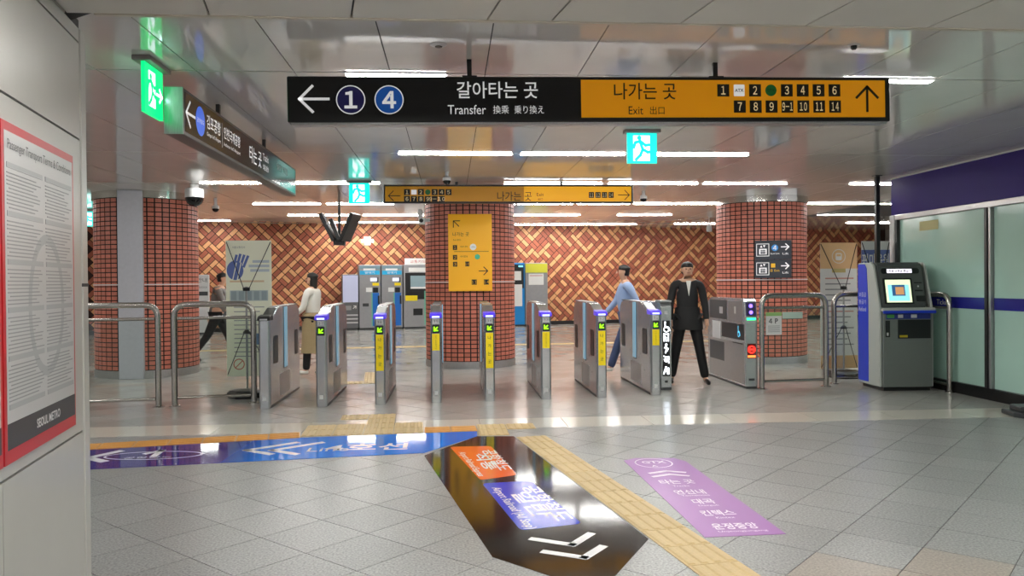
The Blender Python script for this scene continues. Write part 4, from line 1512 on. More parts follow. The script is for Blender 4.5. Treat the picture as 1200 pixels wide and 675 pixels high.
# ================================================================== KIOSK
k0, k1, k2 = G(1013, 449), G(1036, 458), G(1097, 458)
fx = (k2 - k1)
KW = fx.length
kc = (k1 + k2) / 2
kk = thing('refund_kiosk', 'grey and blue self-service kiosk with a lit touch screen by the frosted glass', 'kiosk', (kc.x - 0.025, kc.y, 0), -0.03)
w2 = KW / 2
KD = 0.62
MB().box(-w2 + 0.02, w2 - 0.02, 0.03, KD - 0.02, 0.0, 0.06).build('plinth', M_BLACK, kk)
MB().prism([(0.0, 0.05), (0.0, 0.98), (0.02, 1.08), (KD, 1.08), (KD, 0.05)], -w2, w2, 'x').build('lower_body', M_KIOSK, kk, bevel=0.008)
# side shell taller than the body, running up to the head
MB().prism([(0.03, 0.05), (0.03, 1.1), (0.2, 1.68), (0.26, 1.72), (KD, 1.72), (KD, 0.05)], -w2 - 0.035, -w2, 'x').build('side_shell', M_KIOSKL, kk, bevel=0.01)
MB().prism([(0.03, 0.05), (0.03, 1.1), (0.2, 1.68), (0.26, 1.72), (KD, 1.72), (KD, 0.05)], w2, w2 + 0.03, 'x').build('side_shell', M_KIOSKL, kk, bevel=0.01)
MB().prism([(0.33, 0.09), (0.33, 1.2), (0.37, 1.64), (0.42, 1.7), (KD - 0.01, 1.7), (KD - 0.01, 0.09)], -w2 - 0.042, -w2 - 0.035, 'x').build('side_stripe', M_KBLUE, kk)
KS = Face(kk, Matrix.Translation((-w2 - 0.042, 0, 0)) @ Matrix.Rotation(-PI / 2, 4, 'Z') @ RX90)
for k, t_ in enumerate(('보증금', '환급기', 'Refund')):
    KS.text(t_, -0.48, 1.28 - 0.1 * k, 0.06, M_WHITE, wd=0.2, n=0.0)
# head: sloped screen unit
hd = MB().prism([(0.05, 1.11), (0.17, 1.68), (0.22, 1.72), (0.6, 1.72), (0.6, 1.11)], -w2 + 0.0, w2 - 0.04, 'x').build('head', M_KHEAD, kk, bevel=0.02, seg=2)
MB().box(-w2 - 0.02, w2 + 0.02, -0.05, 0.3, 1.06, 1.11).build('ledge', M_KIOSKL, kk, bevel=0.012)
MB().box(-w2 - 0.022, w2 + 0.022, -0.058, -0.03, 1.035, 1.075).build('ledge_trim', M_KBLUE, kk, bevel=0.008)
ka = math.atan2(0.12, 0.57)
KH = Face(kk, Matrix.Translation((0, 0.05, 1.11)) @ Matrix.Rotation(-ka, 4, 'X') @ RX90)
KH.rect('screen_frame', -w2 + 0.06, w2 - 0.22, 0.05, 0.40, M_BLACK, 0.0, t=0.01)
sc_ = KH.rect('screen', -w2 + 0.085, w2 - 0.245, 0.07, 0.38, M_SCREEN, 0.01, t=0.002)
su0, su1 = -w2 + 0.085, w2 - 0.245
KH.rect('screen_field', su0 + 0.03, su1 - 0.03, 0.09, 0.31, M_SCRT, 0.0125, parent=sc_)
KH.rect('screen_picture', su0 + 0.085, su1 - 0.085, 0.16, 0.31, M_SCRB, 0.0132, parent=sc_)
KH.rect('screen_picture_detail', su0 + 0.13, su1 - 0.1, 0.175, 0.28, M_SCRO, 0.0138, parent=sc_)
KH.rect('header_recess', -w2 + 0.05, w2 - 0.1, 0.465, 0.54, M_BLACK, 0.0, t=0.004, r=0.03)
KH.rect('header_panel', -w2 + 0.13, w2 - 0.2, 0.475, 0.53, mat('header_light', rgb(226, 222, 232), 0.4, emit=0.8), 0.004)
KH.text('1회용 보증금 환급기', -0.035, 0.502, 0.036, M_INKD, wd=KW * 0.48, bold=0.02, n=0.005)
KH.rect('card_slot', w2 - 0.19, w2 - 0.08, 0.22, 0.24, M_BLACK, 0.0, t=0.006)
KH.rect('coin_slot', w2 - 0.19, w2 - 0.08, 0.33, 0.345, M_BLACK, 0.0, t=0.006)
KH.rect('coin_return', w2 - 0.18, w2 - 0.06, 0.08, 0.16, M_BLACK, 0.0, t=0.008)
KH.disc('button', w2 - 0.135, 0.29, 0.012, M_LGREY, 0.0)
KFc = faceY(kk, 0.0)
KFc.rect('blue_strip', -w2 + 0.04, w2 - 0.03, 0.96, 1.03, mat('kiosk_navy', rgb(36, 46, 130), 0.35), 0.0, t=0.004)
KFc.rect('green_label', -w2 + 0.05, -w2 + 0.15, 0.975, 1.02, mat('kiosk_green', rgb(70, 150, 70), 0.4), 0.004)
KFc.rect('strip_label', -w2 + 0.2, -w2 + 0.27, 0.975, 1.02, M_LGREY, 0.004)
KFc.rect('strip_label', 0.04, 0.12, 0.975, 1.02, M_LGREY, 0.004)
KFc.rect('slot_panel', -w2 + 0.03, -w2 + 0.09, 0.72, 0.94, M_BLACK, 0.0, t=0.006)
KFc.rect('slot_light', -w2 + 0.045, -w2 + 0.07, 0.74, 0.78, M_LGREY, 0.006)
KFc.rect('return_tray', -w2 + 0.2, w2 - 0.03, 0.70, 0.95, M_BLACK, 0.0, t=0.006)
KFc.rect('tray_label', -w2 + 0.22, -w2 + 0.33, 0.715, 0.745, mat('label_yellow', rgb(190, 170, 30), 0.4), 0.006)
KFc.rect('door_panel', -w2 + 0.03, w2 - 0.03, 0.1, 0.66, M_KIOSK, 0.0, t=0.003)

# dark post behind the kiosk
p = onZ(1025, 198.5, CEIL)
pp = thing('dark_post', 'thin dark post rising from behind the kiosk to the ceiling', 'post', (p.x, p.y + 0.55, 0))
pp.location = (onY(1028, 255, 11.16).x, 11.16, 0)
MB().box(-0.03, 0.03, -0.03, 0.03, 0.0, CEIL).build('shaft', mat('post_dark', rgb(52, 52, 54), 0.3, metal=0.5), pp, bevel=0.004)
MB().box(-0.05, 0.05, -0.05, 0.05, CEIL - 0.012, CEIL).build('ceiling_flange', M_DGREY, pp)

# corner of a dark stand base at the right edge of the frame
p = G(1204, 489)
db = thing('stand_base', 'dark rubber base poking in at the right edge by the glass wall', 'stand base', (p.x, p.y, 0))
MB().prism([(-0.14, 0.02), (-0.08, -0.1), (0.3, -0.1), (0.36, 0.02), (0.3, 0.3), (-0.08, 0.3)], 0.0, 0.05).build('foot', M_DGREY, db, bevel=0.008)
MB().prism([(-0.06, 0.02), (-0.03, -0.04), (0.26, -0.04), (0.28, 0.02), (0.24, 0.24), (-0.03, 0.24)], 0.05, 0.11).build('weight', M_DGREY, db, bevel=0.01)

# ================================================================== X-BANNERS


def xbanner(label, px, py, rz, wd, z0, z1, m, Y=None, rb=0.26, yb=0.14):
    p = G(px, py) if Y is None else onY(px, py, Y)
    o = thing('banner_stand', label, 'banner stand', (p.x, p.y, 0), rz)
    MB().box(-wd / 2, wd / 2, yb, yb + 0.003, z0, z1).build('banner', m, o)
    MB().lathe([(rb - .02, 0.0), (rb, 0.02), (rb, 0.07), (rb - .04, 0.1), (0.1, 0.115)], 8, Matrix.Rotation(PI / 8, 4, 'Z')).build('base', M_BLACK, o)
    MB().cyl((0, 0, 0.1), (0, 0, z0 + (z1 - z0) * 0.66), 0.014, 10).build('pole', M_GREY, o, smooth=True)
    zu, zl = z0 + (z1 - z0) * 0.64, z0 + (z1 - z0) * 0.33
    for zz in (zu, zl):
        MB().lathe([(0.045, zz - 0.02), (0.05, zz + 0.02), (0.03, zz + 0.03)] if zz == zu else [(0.02, zz + 0.03), (0.05, zz), (0.05, zz - 0.02)], 10).build('hub', M_BLACK, o, smooth=True)
    for sx in (-1, 1):
        MB().cyl((sx * 0.03, 0, zu), (sx * (wd / 2 - 0.01), yb - 0.003, z1 - 0.02), 0.006, 6).build('arm', M_BLACK, o)
        MB().cyl((sx * 0.03, 0, zl), (sx * (wd / 2 - 0.01), yb - 0.003, z0 + 0.02), 0.006, 6).build('arm', M_BLACK, o)
    F_ = faceY(o, yb - 0.0005)
    return o, F_


bo, bf = xbanner('cream banner on a cross stand with a blue hand print, behind the left railing', 290, 465, 0.0, 0.60, 0.26, 2.08, M_BANG)
bw = 0.3
bf.text('서울교통공사', -0.13, 1.99, 0.03, M_INK, wd=0.17)
hx, hz = -0.18, 1.73
bf.disc('hand_palm', hx, hz - 0.05, 0.11, M_HANDB, 0.0, ry=0.13)
for k in range(4):
    bf.strokes('hand_finger', [[(hx - 0.02 + 0.045 * k, hz + 0.0), (hx + 0.02 + 0.05 * k, hz + 0.16 - 0.012 * abs(k - 1))]], 0.034, M_HANDB, 0.0004)
bf.strokes('hand_stripe', [[(hx - 0.03, hz - 0.17), (hx + 0.02, hz + 0.05)], [(hx + 0.03, hz - 0.17), (hx + 0.08, hz + 0.05)]], 0.012, M_BANG, 0.0012)
M_PALEB = mat('banner_pale_blue', rgb(190, 200, 206), 0.5)
for k, (z, x0, x1) in enumerate(((1.8, 0.05, 0.27), (1.74, 0.0, 0.27), (1.68, 0.02, 0.27))):
    bf.rect('title_line', x0, x1, z - 0.02, z + 0.015, M_PALEB)
M_PALEO = mat('banner_pale_orange', rgb(220, 196, 160), 0.5)
bf.rect('title_line', -0.25, 0.2, 1.52, 1.545, M_PALEO)
bf.rect('picture_band', -0.25, 0.25, 1.27, 1.41, mat('banner_picture', rgb(178, 192, 192), 0.5))
for k in range(5):
    bf.rect('picture', -0.235 + 0.1 * k, -0.165 + 0.1 * k, 1.28, 1.4, mat('banner_picture_grey', rgb(150, 164, 168), 0.5), 0.0008)
for k in range(12):
    z = 1.18 - 0.06 * k
    bf.rect('text_line', -0.2, 0.2 - 0.06 * (k % 3), z, z + 0.012, M_INKL)
bf.rect('blue_box', 0.04, 0.25, 0.68, 0.83, mat('banner_box_blue', rgb(112, 140, 170), 0.5), 0.0012)
bf.ring('prohibition_ring', -0.14, 0.42, 0.075, 0.014, mat('banner_red', rgb(206, 120, 96), 0.5), 0.0012)
bf.strokes('prohibition_bar', [[(-0.19, 0.37), (-0.09, 0.47)]], 0.012, mat('banner_red', rgb(206, 120, 96), 0.5), 0.0016)

bo2, b2 = xbanner('tan and white banner on a cross stand with a train emblem, left of the kiosk', 989, 442, 0.03, 0.60, 0.12, 2.06, M_BANW)
b2.rect('tan_header', -0.3, 0.3, 1.66, 2.06, M_BANT)
b2.rect('tan_footer', -0.3, 0.3, 0.12, 0.32, M_BANT)
b2.ring('train_emblem', 0.0, 1.85, 0.11, 0.01, M_BANW, 0.001)
b2.rect('train_emblem_body', -0.05, 0.05, 1.79, 1.9, M_BANW, 0.001, r=0.02)
b2.rect('train_emblem_window', -0.035, 0.035, 1.85, 1.885, M_BANT, 0.0016)
b2.rect('caption', -0.11, 0.11, 1.6, 1.66, mat('banner_olive', rgb(196, 180, 120), 0.5), 0.0014)
for k in range(13):
    z = 1.5 - 0.085 * k
    b2.rect('text_line', -0.22, 0.24 - 0.05 * (k % 3), z, z + 0.02, mat('banner_text_red', rgb(206, 150, 140), 0.5) if k in (0, 6) else M_INKL)
bo3, b3 = xbanner('white banner with a blue title strip, partly hidden behind the kiosk and post', 1029, 300, 0.0, 0.44, 0.15, 2.06, M_BANW, Y=11.37, rb=0.15, yb=0.07)
b3.rect("blue_strip", -0.22, 0.22, 1.66, 1.93, M_BANB)
b3.text('편마음원', 0.0, 1.78, 0.19, M_WHITE, wd=0.42, bold=0.02, n=0.001)

# ================================================================== POSTERS ON THE LEFT WALL


def poster(x0, x1, z0, z1, label, full=True):
    o = thing('wall_poster', label, 'poster', EDGE, math.radians(90) + DIR2)
    MB().box(x0, x1, -0.008, -0.0015, z0, z1).build('red_backing', M_RED, o)
    F_ = Face(o, Matrix.Translation((0, -0.0085, 0)) @ RX90)
    F_.rect('paper', x0 + 0.022, x1 - 0.018, z0 + 0.045, z1 - 0.03, M_PAPER, 0.0)
    wx = x1 - x0
    q_ = F_.rect('footer_band', x0 + 0.022, x1 - 0.018, z0 + 0.045, z0 + 0.13, M_INKD, 0.0008)
    F_.text('SEOUL METRO', x0 + wx * 0.55, z0 + 0.086, 0.032, M_LGREY, wd=wx * 0.34, bold=0.02, n=0.0014, parent=q_)
    F_.ring('watermark', x0 + wx * 0.55, (z0 + z1) / 2 - 0.05, wx * 0.26, 0.035, M_INKL, 0.0008, ry=0.26)
    if full:
        F_.text('Passenger Transport Terms & Conditions', (x0 + x1) / 2, z1 - 0.075, 0.042, M_INKD, wd=wx * 0.88, n=0.001)
    mb, hb = MB(), MB()
    rr = random.Random(int(abs(x0) * 100))
    for c0, c1 in ((x0 + 0.04, x0 + wx * 0.5), (x0 + wx * 0.54, x1 - 0.035)):
        z = z1 - 0.13
        k = 0
        while z > z0 + 0.16:
            if k % 11 == 0:
                hb.box(c0, c1, -0.0014, 0.0, z - 0.018, z)
                z -= 0.032
            else:
                mb.box(c0 + (0.0 if k % 5 else 0.02), c0 + (c1 - c0) * rr.uniform(0.7, 1.0), -0.0012, 0.0, z - 0.004, z)
                z -= 0.0125
            k += 1
    for b_, m_ in ((mb, M_INK), (hb, M_INKL)):
        q = b_.build('text_lines', m_, o)
        q.matrix_basis = Matrix.Translation((0, -0.0088, 0))
        tag(q, kind='stuff')
    return o


poster(-0.985, -0.20, 0.925, 2.03, 'red-edged terms and conditions poster on the left wall, fully in view')
poster(-1.80, -1.0, 0.925, 2.03, 'red-edged poster cut off by the left edge of the frame')

# ================================================================== CAMERAS AND SMALL CEILING THINGS


def dome(px, py, r, label, Y=None, drop=0.0):
    p = onZ(px, py, CEIL) if Y is None else onY(px, py, Y)
    o = thing('dome_camera', label, 'security camera', (p.x, p.y, CEIL))
    MB().lathe([(r * 0.45, 0.0), (r * 0.45, -drop), (r, -drop - 0.02), (r, -drop - r * 1.1)][::-1], 20).build('housing', M_LGREY, o, smooth=True)
    prof = [(r * 0.97 * math.cos(t), -drop - r * 1.1 - r * math.sin(t)) for t in [i * PI / 16 for i in range(9)]]
    prof[-1] = (0.002, prof[-1][1])
    MB().lathe(prof[::-1], 20).build('dome', mat('camera_dome', rgb(8, 8, 10), 0.06), o, smooth=True)
    return o


dome(228, 240, 0.135, 'large white and black dome camera at the right shoulder of the left column', Y=12.35, drop=0.05)
dome(252.5, 240, 0.06, 'small dome camera just right of the large dome camera', Y=14.3, drop=0.12)
dome(523.5, 204, 0.055, 'small dome camera above the left half of the yellow direction sign', Y=10.9, drop=0.06)
dome(754, 226, 0.06, 'small dome camera just right of the yellow direction sign', Y=13.2, drop=0.06)
p = onZ(514, 52, CEIL)
sp = thing('ceiling_detector', 'small round detector in the ceiling above the big sign', 'detector', (p.x, p.y, CEIL))
MB().lathe([(0.03, -0.014), (0.055, -0.004), (0.055, 0.0)], 24).build('rim', M_LGREY, sp, smooth=True)
MB().lathe([(0.022, -0.018), (0.026, -0.01)], 20).build('sensor', M_BLACK, sp, smooth=True)
p = onZ(1000.5, 53, CEIL)
sp = thing('ceiling_sprinkler', 'small dark sprinkler head in the ceiling above the amber half of the sign', 'sprinkler', (p.x, p.y, CEIL))
MB().lathe([(0.012, -0.03), (0.02, -0.02), (0.02, 0.0)], 12).build('head', M_BLACK, sp, smooth=True)
MB().lathe([(0.04, -0.004), (0.04, 0.0)], 20).build('rim', M_LGREY, sp, smooth=True)
for px, py, Y, lab in ((831, 264, 20.0, 'white round speaker hanging left of the right column'),):
    p = onY(px, py, Y)
    o = thing('hanging_speaker', lab, 'speaker', (p.x, p.y, CEIL_FAR))
    MB().cyl((0, 0, -0.5), (0, 0, 0), 0.012, 8).build('stem', M_LGREY, o)
    MB().lathe([(0.06, -0.66), (0.07, -0.64), (0.06, -0.5), (0.02, -0.48)], 16).build('body', M_LGREY, o, smooth=True)

# monitors in a V hung from the ceiling
pY = 15.0
p = onY(397.5, 243, pY)
mc = thing('monitor_cluster', 'cluster of black tilted monitors hanging left of the centre column', 'monitors', (p.x, pY, CEIL))
MB().cyl((0, 0, -0.75), (0, 0, 0), 0.025, 10).build('pole', M_BLACKM, mc)


def monitor(dx, ang, yaw, L_=0.55, dz=-0.15):
    M = Matrix.Translation((dx, 0, -0.72)) @ Matrix.Rotation(yaw, 4, 'Z') @ Matrix.Rotation(ang, 4, 'Y')
    a_ = MB().box(-0.035, 0.035, -0.2, 0.2, 0.0, L_, M).build('monitor', M_BLACK, mc, bevel=0.006)
    return a_


monitor(-0.09, -0.44, 0.0)
monitor(0.09, 0.44, -0.3)
monitor(0.0, -0.36, 0.05, 0.42)
MB().box(-0.1, 0.1, -0.1, 0.1, -0.8, -0.68).build('bracket', M_BLACKM, mc, bevel=0.01)
p = onY(432, 283, 26.0)
o = thing('wall_box', 'small pale box with side lamps on the brick wall above the ticket machines', 'emergency light', (p.x, p.y - 0.35, p.z), WR)
MB().box(-0.1, 0.1, 0.0, 0.3, -0.14, 0.14).build('case', M_LGREY, o, bevel=0.01)
for s in (-1, 1):
    MB().cyl((s * 0.16, 0.05, 0.06), (s * 0.16, 0.05, -0.05), 0.04, 10).build('lamp', M_WHITE, o)
    MB().box(min(s * 0.1, s * 0.16), max(s * 0.1, s * 0.16), 0.04, 0.06, -0.01, 0.01).build('arm', M_LGREY, o)
p = onY(494, 254, 13.9)
o = thing('box_camera', 'white box camera fixed to the left edge of the centre column', 'security camera', (p.x, p.y, p.z))
MB().box(-0.05, 0.06, -0.12, 0.1, -0.13, -0.02).build('body', M_WHITE, o, bevel=0.01)
MB().box(-0.06, 0.02, -0.08, 0.06, -0.02, 0.12).build('hood', M_LGREY, o, bevel=0.01)
MB().box(0.05, 0.14, 0.0, 0.05, -0.08, -0.03).build('arm', M_LGREY, o)
MB().cyl((0.0, -0.14, -0.075), (0.0, -0.12, -0.075), 0.035, 12).build('lens', M_BLACK, o)
#@@PART3@@
# ================================================================== MACHINES ALONG THE BACK WALL
_wx = Vector((math.cos(WR), math.sin(WR), 0))
_wy = Vector((-math.sin(WR), math.cos(WR), 0))


def wf(px, py, off):
    """point on the plane parallel to the back wall, off metres in front of it"""
    v = ray(px, py)
    t = ((wb_o - CAMP).dot(_wy) - off) / v.dot(_wy)
    return CAMP + v * t


def machine(name, label, cat, xa, xb, ytop, off=0.75, depth=0.62, body=None):
    a, b = wf(xa, 360, off), wf(xb, 360, off)
    wd = (b - a).dot(_wx)
    h = wf((xa + xb) / 2, ytop, off).z
    c = (a + b) / 2
    o = thing(name, label, cat, (c.x, c.y, 0), WR)
    MB().box(-wd / 2 + 0.02, wd / 2 - 0.02, 0.02, depth, 0.0, 0.06).build('plinth', M_DGREY, o)
    MB().box(-wd / 2, wd / 2, 0.0, depth, 0.06, h).build('body', body or M_STEELM, o, bevel=0.012)
    return o, faceY(o, 0.0), wd, h


M_STEELM = mat('machine_grey', rgb(158, 158, 160), 0.4, metal=0.3, grain=0.03, scale=10)
for xa, xb, lab in ((421, 446.3, 'left of the two slim ticket machines with cyan headers by the back wall'), (447.2, 472, 'right of the two slim ticket machines with cyan headers by the back wall')):
    o, F_, wd, h = machine('ticket_machine', lab, 'ticket machine', xa, xb, 310.5)
    k = wd / 25.0
    X = lambda t: -wd / 2 + t * k
    F_.rect('header_light', X(1), X(24), h - 0.13, h - 0.03, mat('header_grey', rgb(120, 150, 160), 0.4), 0.0, t=0.004)
    F_.rect('header_text_plate', X(5), X(19), h - 0.18, h - 0.11, M_WHITE, 0.005)
    F_.rect('cyan_header', X(1), X(24), h - 0.31, h - 0.18, M_CYANP, 0.0, t=0.004)
    F_.text('발매기', 0, h - 0.245, 0.08, M_WHITE, wd=0.3, n=0.005)
    F_.rect('screen', X(13), X(21), h - 0.52, h - 0.41, mat('machine_screen', rgb(210, 214, 230), 0.3, emit=0.4), 0.0, t=0.004)
    F_.rect('screen_edge', X(20), X(22.5), h - 0.55, h - 0.40, M_BLACK, 0.0, t=0.003)
    F_.rect('yellow_label', X(15.5), X(23), h - 0.66, h - 0.57, M_YELP, 0.0, t=0.003)
    F_.rect('white_label', X(8), X(15), h - 0.86, h - 0.72, M_WHITE, 0.0, t=0.003)
    F_.rect('dark_slot', X(16), X(22), h - 0.88, h - 0.72, M_BLACK, 0.0, t=0.004)
    F_.rect('blue_door', X(15.5), X(23), 0.12, h - 0.89, M_BLUEP, 0.0, t=0.006)
    F_.rect('green_edge', X(14.2), X(15.5), 0.12, h - 0.89, mat('machine_teal', rgb(110, 190, 160), 0.4), 0.0, t=0.006)
    F_.rect('return_tray', X(4), X(11), h - 1.32, h - 1.22, M_DGREY, 0.0, t=0.004)
    F_.rect('black_lock', X(21.5), X(23.5), h - 1.25, h - 0.98, M_BLACK, 0.006, t=0.004)
o, F_, wd, h = machine('card_machine', 'wide card charging machine with a large screen beside the centre column', 'ticket machine', 473.2, 505, 310)
k = wd / 31.8
X = lambda t: -wd / 2 + t * k
F_.rect('header_text_plate', X(6), X(31), h - 0.24, h - 0.1, M_WHITE, 0.0, t=0.004)
MB().box(-wd / 2 + 0.05, wd / 2, 0.02, 0.1, h, h + 0.2).build('top_sign', M_WHITE, o)
F_.text('교통카드', X(17), h + 0.1, 0.1, mat('top_sign_red', rgb(210, 90, 90), 0.5), wd=0.5, n=-0.0185)
F_.rect('screen_surround', X(2), X(31), h - 0.9, h - 0.27, M_BLACK, 0.0, t=0.004)
F_.rect('screen', X(8), X(31), h - 0.72, h - 0.36, mat('card_screen', rgb(130, 150, 155), 0.2, emit=0.2), 0.004)
F_.rect('screen_strip', X(8), X(31), h - 0.78, h - 0.72, M_WHITE, 0.004)
F_.rect('control_panel', X(2), X(31), h - 1.12, h - 0.86, M_BLACK, 0.0, t=0.005)
F_.rect('yellow_label', X(2), X(16), h - 1.17, h - 1.0, M_YELP, 0.005)
F_.rect('return_tray', X(11), X(22), h - 1.64, h - 1.42, M_BLACK, 0.0, t=0.004)
F_.rect('teal_edge', X(24), X(26), 0.12, h - 0.85, mat('machine_teal', rgb(110, 190, 160), 0.4), 0.0, t=0.006)
F_.rect('blue_edge', X(26), X(31), 0.12, h - 0.85, M_BLUEP, 0.0, t=0.006)
o, F_, wd, h = machine('change_machine', 'dark grey low machine with pale lit panel left of the ticket machines', 'machine', 401.5, 420.2, 321.5, body=mat('machine_dark', rgb(104, 104, 106), 0.4, metal=0.3))
F_.rect('pale_panel', -wd / 2 + 0.01, wd / 2 - 0.01, h * 0.5, h - 0.03, mat('pale_lit_panel', rgb(186, 190, 216), 0.4, emit=0.15), 0.0, t=0.004)
F_.rect('label', -wd / 2 + 0.05, 0.02, h * 0.36, h * 0.44, M_GREY, 0.0, t=0.004)
F_.arrow(wd / 4, h * 0.41, 0.12, 0.7, 0.02, M_WHITE, n=0.004)
for k in range(3):
    F_.rect('vent', -wd / 2 + 0.02, wd / 2 - 0.02, 0.22 + 0.12 * k, 0.26 + 0.12 * k, M_LGREY, 0.0, t=0.006)
o, F_, wd, h = machine('blue_machine', 'bright blue machine with white notices right of the centre column', 'machine', 596, 615, 308, body=mat('blue_machine', rgb(20, 140, 215), 0.35))
k = wd / 19.0
X = lambda t: -wd / 2 + t * k
F_.rect('black_panel', X(1), X(18), h - 0.85, h - 0.06, M_BLACK, 0.0, t=0.004)
F_.rect('white_notice', X(6), X(15), h - 0.58, h - 0.28, M_WHITE, 0.004)
F_.rect('white_notice', X(6), X(16), h - 1.45, h - 0.72, M_WHITE, 0.0045)
F_.rect('header_light', X(12), X(17), h - 0.14, h - 0.09, mat('cyan_glow', rgb(120, 220, 240), 0.4, emit=1), 0.004)
o, F_, wd, h = machine('grey_cabinet', 'grey steel cabinet with a yellow top sign at the back wall', 'cabinet', 615.8, 642, 308)
F_.rect('yellow_header', -wd / 2 + 0.01, wd / 2 - 0.01, h - 0.33, h - 0.03, mat('cabinet_yellow', rgb(228, 226, 70), 0.4), 0.0, t=0.006)
F_.rect('white_notice', -wd * 0.35, wd * 0.32, h - 0.74, h - 0.36, M_WHITE, 0.0, t=0.004)
F_.rect('notice_line', -wd * 0.3, wd * 0.27, h - 0.44, h - 0.42, mat('notice_red', rgb(200, 90, 90), 0.5), 0.0045)
o, F_, wd, h = machine('notice_stand', 'pale notice stand with dark stripes at the back wall beside the left column', 'notice stand', 229, 245, 322, off=1.2, depth=0.2, body=M_LGREY)
F_.rect('dark_stripe', -wd / 2 + 0.05, wd / 2 - 0.03, h - 0.62, h - 0.5, M_DGREY, 0.0, t=0.004)
F_.rect('dark_stripe', -wd / 2 + 0.05, wd / 2 - 0.03, h - 0.9, h - 0.78, M_DGREY, 0.0, t=0.004)
F_.text('안내', 0, h - 0.16, 0.14, M_INKD, wd=0.28)
F_.text('Notice', 0, h - 0.36, 0.08, M_INK, wd=0.28)

# ================================================================== PEOPLE


def skin_mesh(nodes, edges, sub=2):
    """nodes: name -> (pos, rx, ry); one continuous surface grown over the skeleton"""
    names = list(nodes)
    idx = {n: i for i, n in enumerate(names)}
    me = bpy.data.meshes.new('skin')
    me.from_pydata([nodes[n][0] for n in names], [(idx[a], idx[b]) for a, b in edges], [])
    ob = bpy.data.objects.new('skin', me)
    COL.objects.link(ob)
    md = ob.modifiers.new('s', 'SKIN')
    md.use_smooth_shade = True
    for i, n in enumerate(names):
        sv = me.skin_vertices[0].data[i]
        sv.radius = (nodes[n][1], nodes[n][2])
        sv.use_root = (i == 0)
    m2 = ob.modifiers.new('u', 'SUBSURF')
    m2.levels = sub
    m2.render_levels = sub
    dg = bpy.context.evaluated_depsgraph_get()
    out = bpy.data.meshes.new_from_object(ob.evaluated_get(dg))
    bpy.data.objects.remove(ob)
    vs = [tuple(v.co) for v in out.vertices]
    fs = [tuple(p.vertices) for p in out.polygons]
    bpy.data.meshes.remove(out)
    return vs, fs


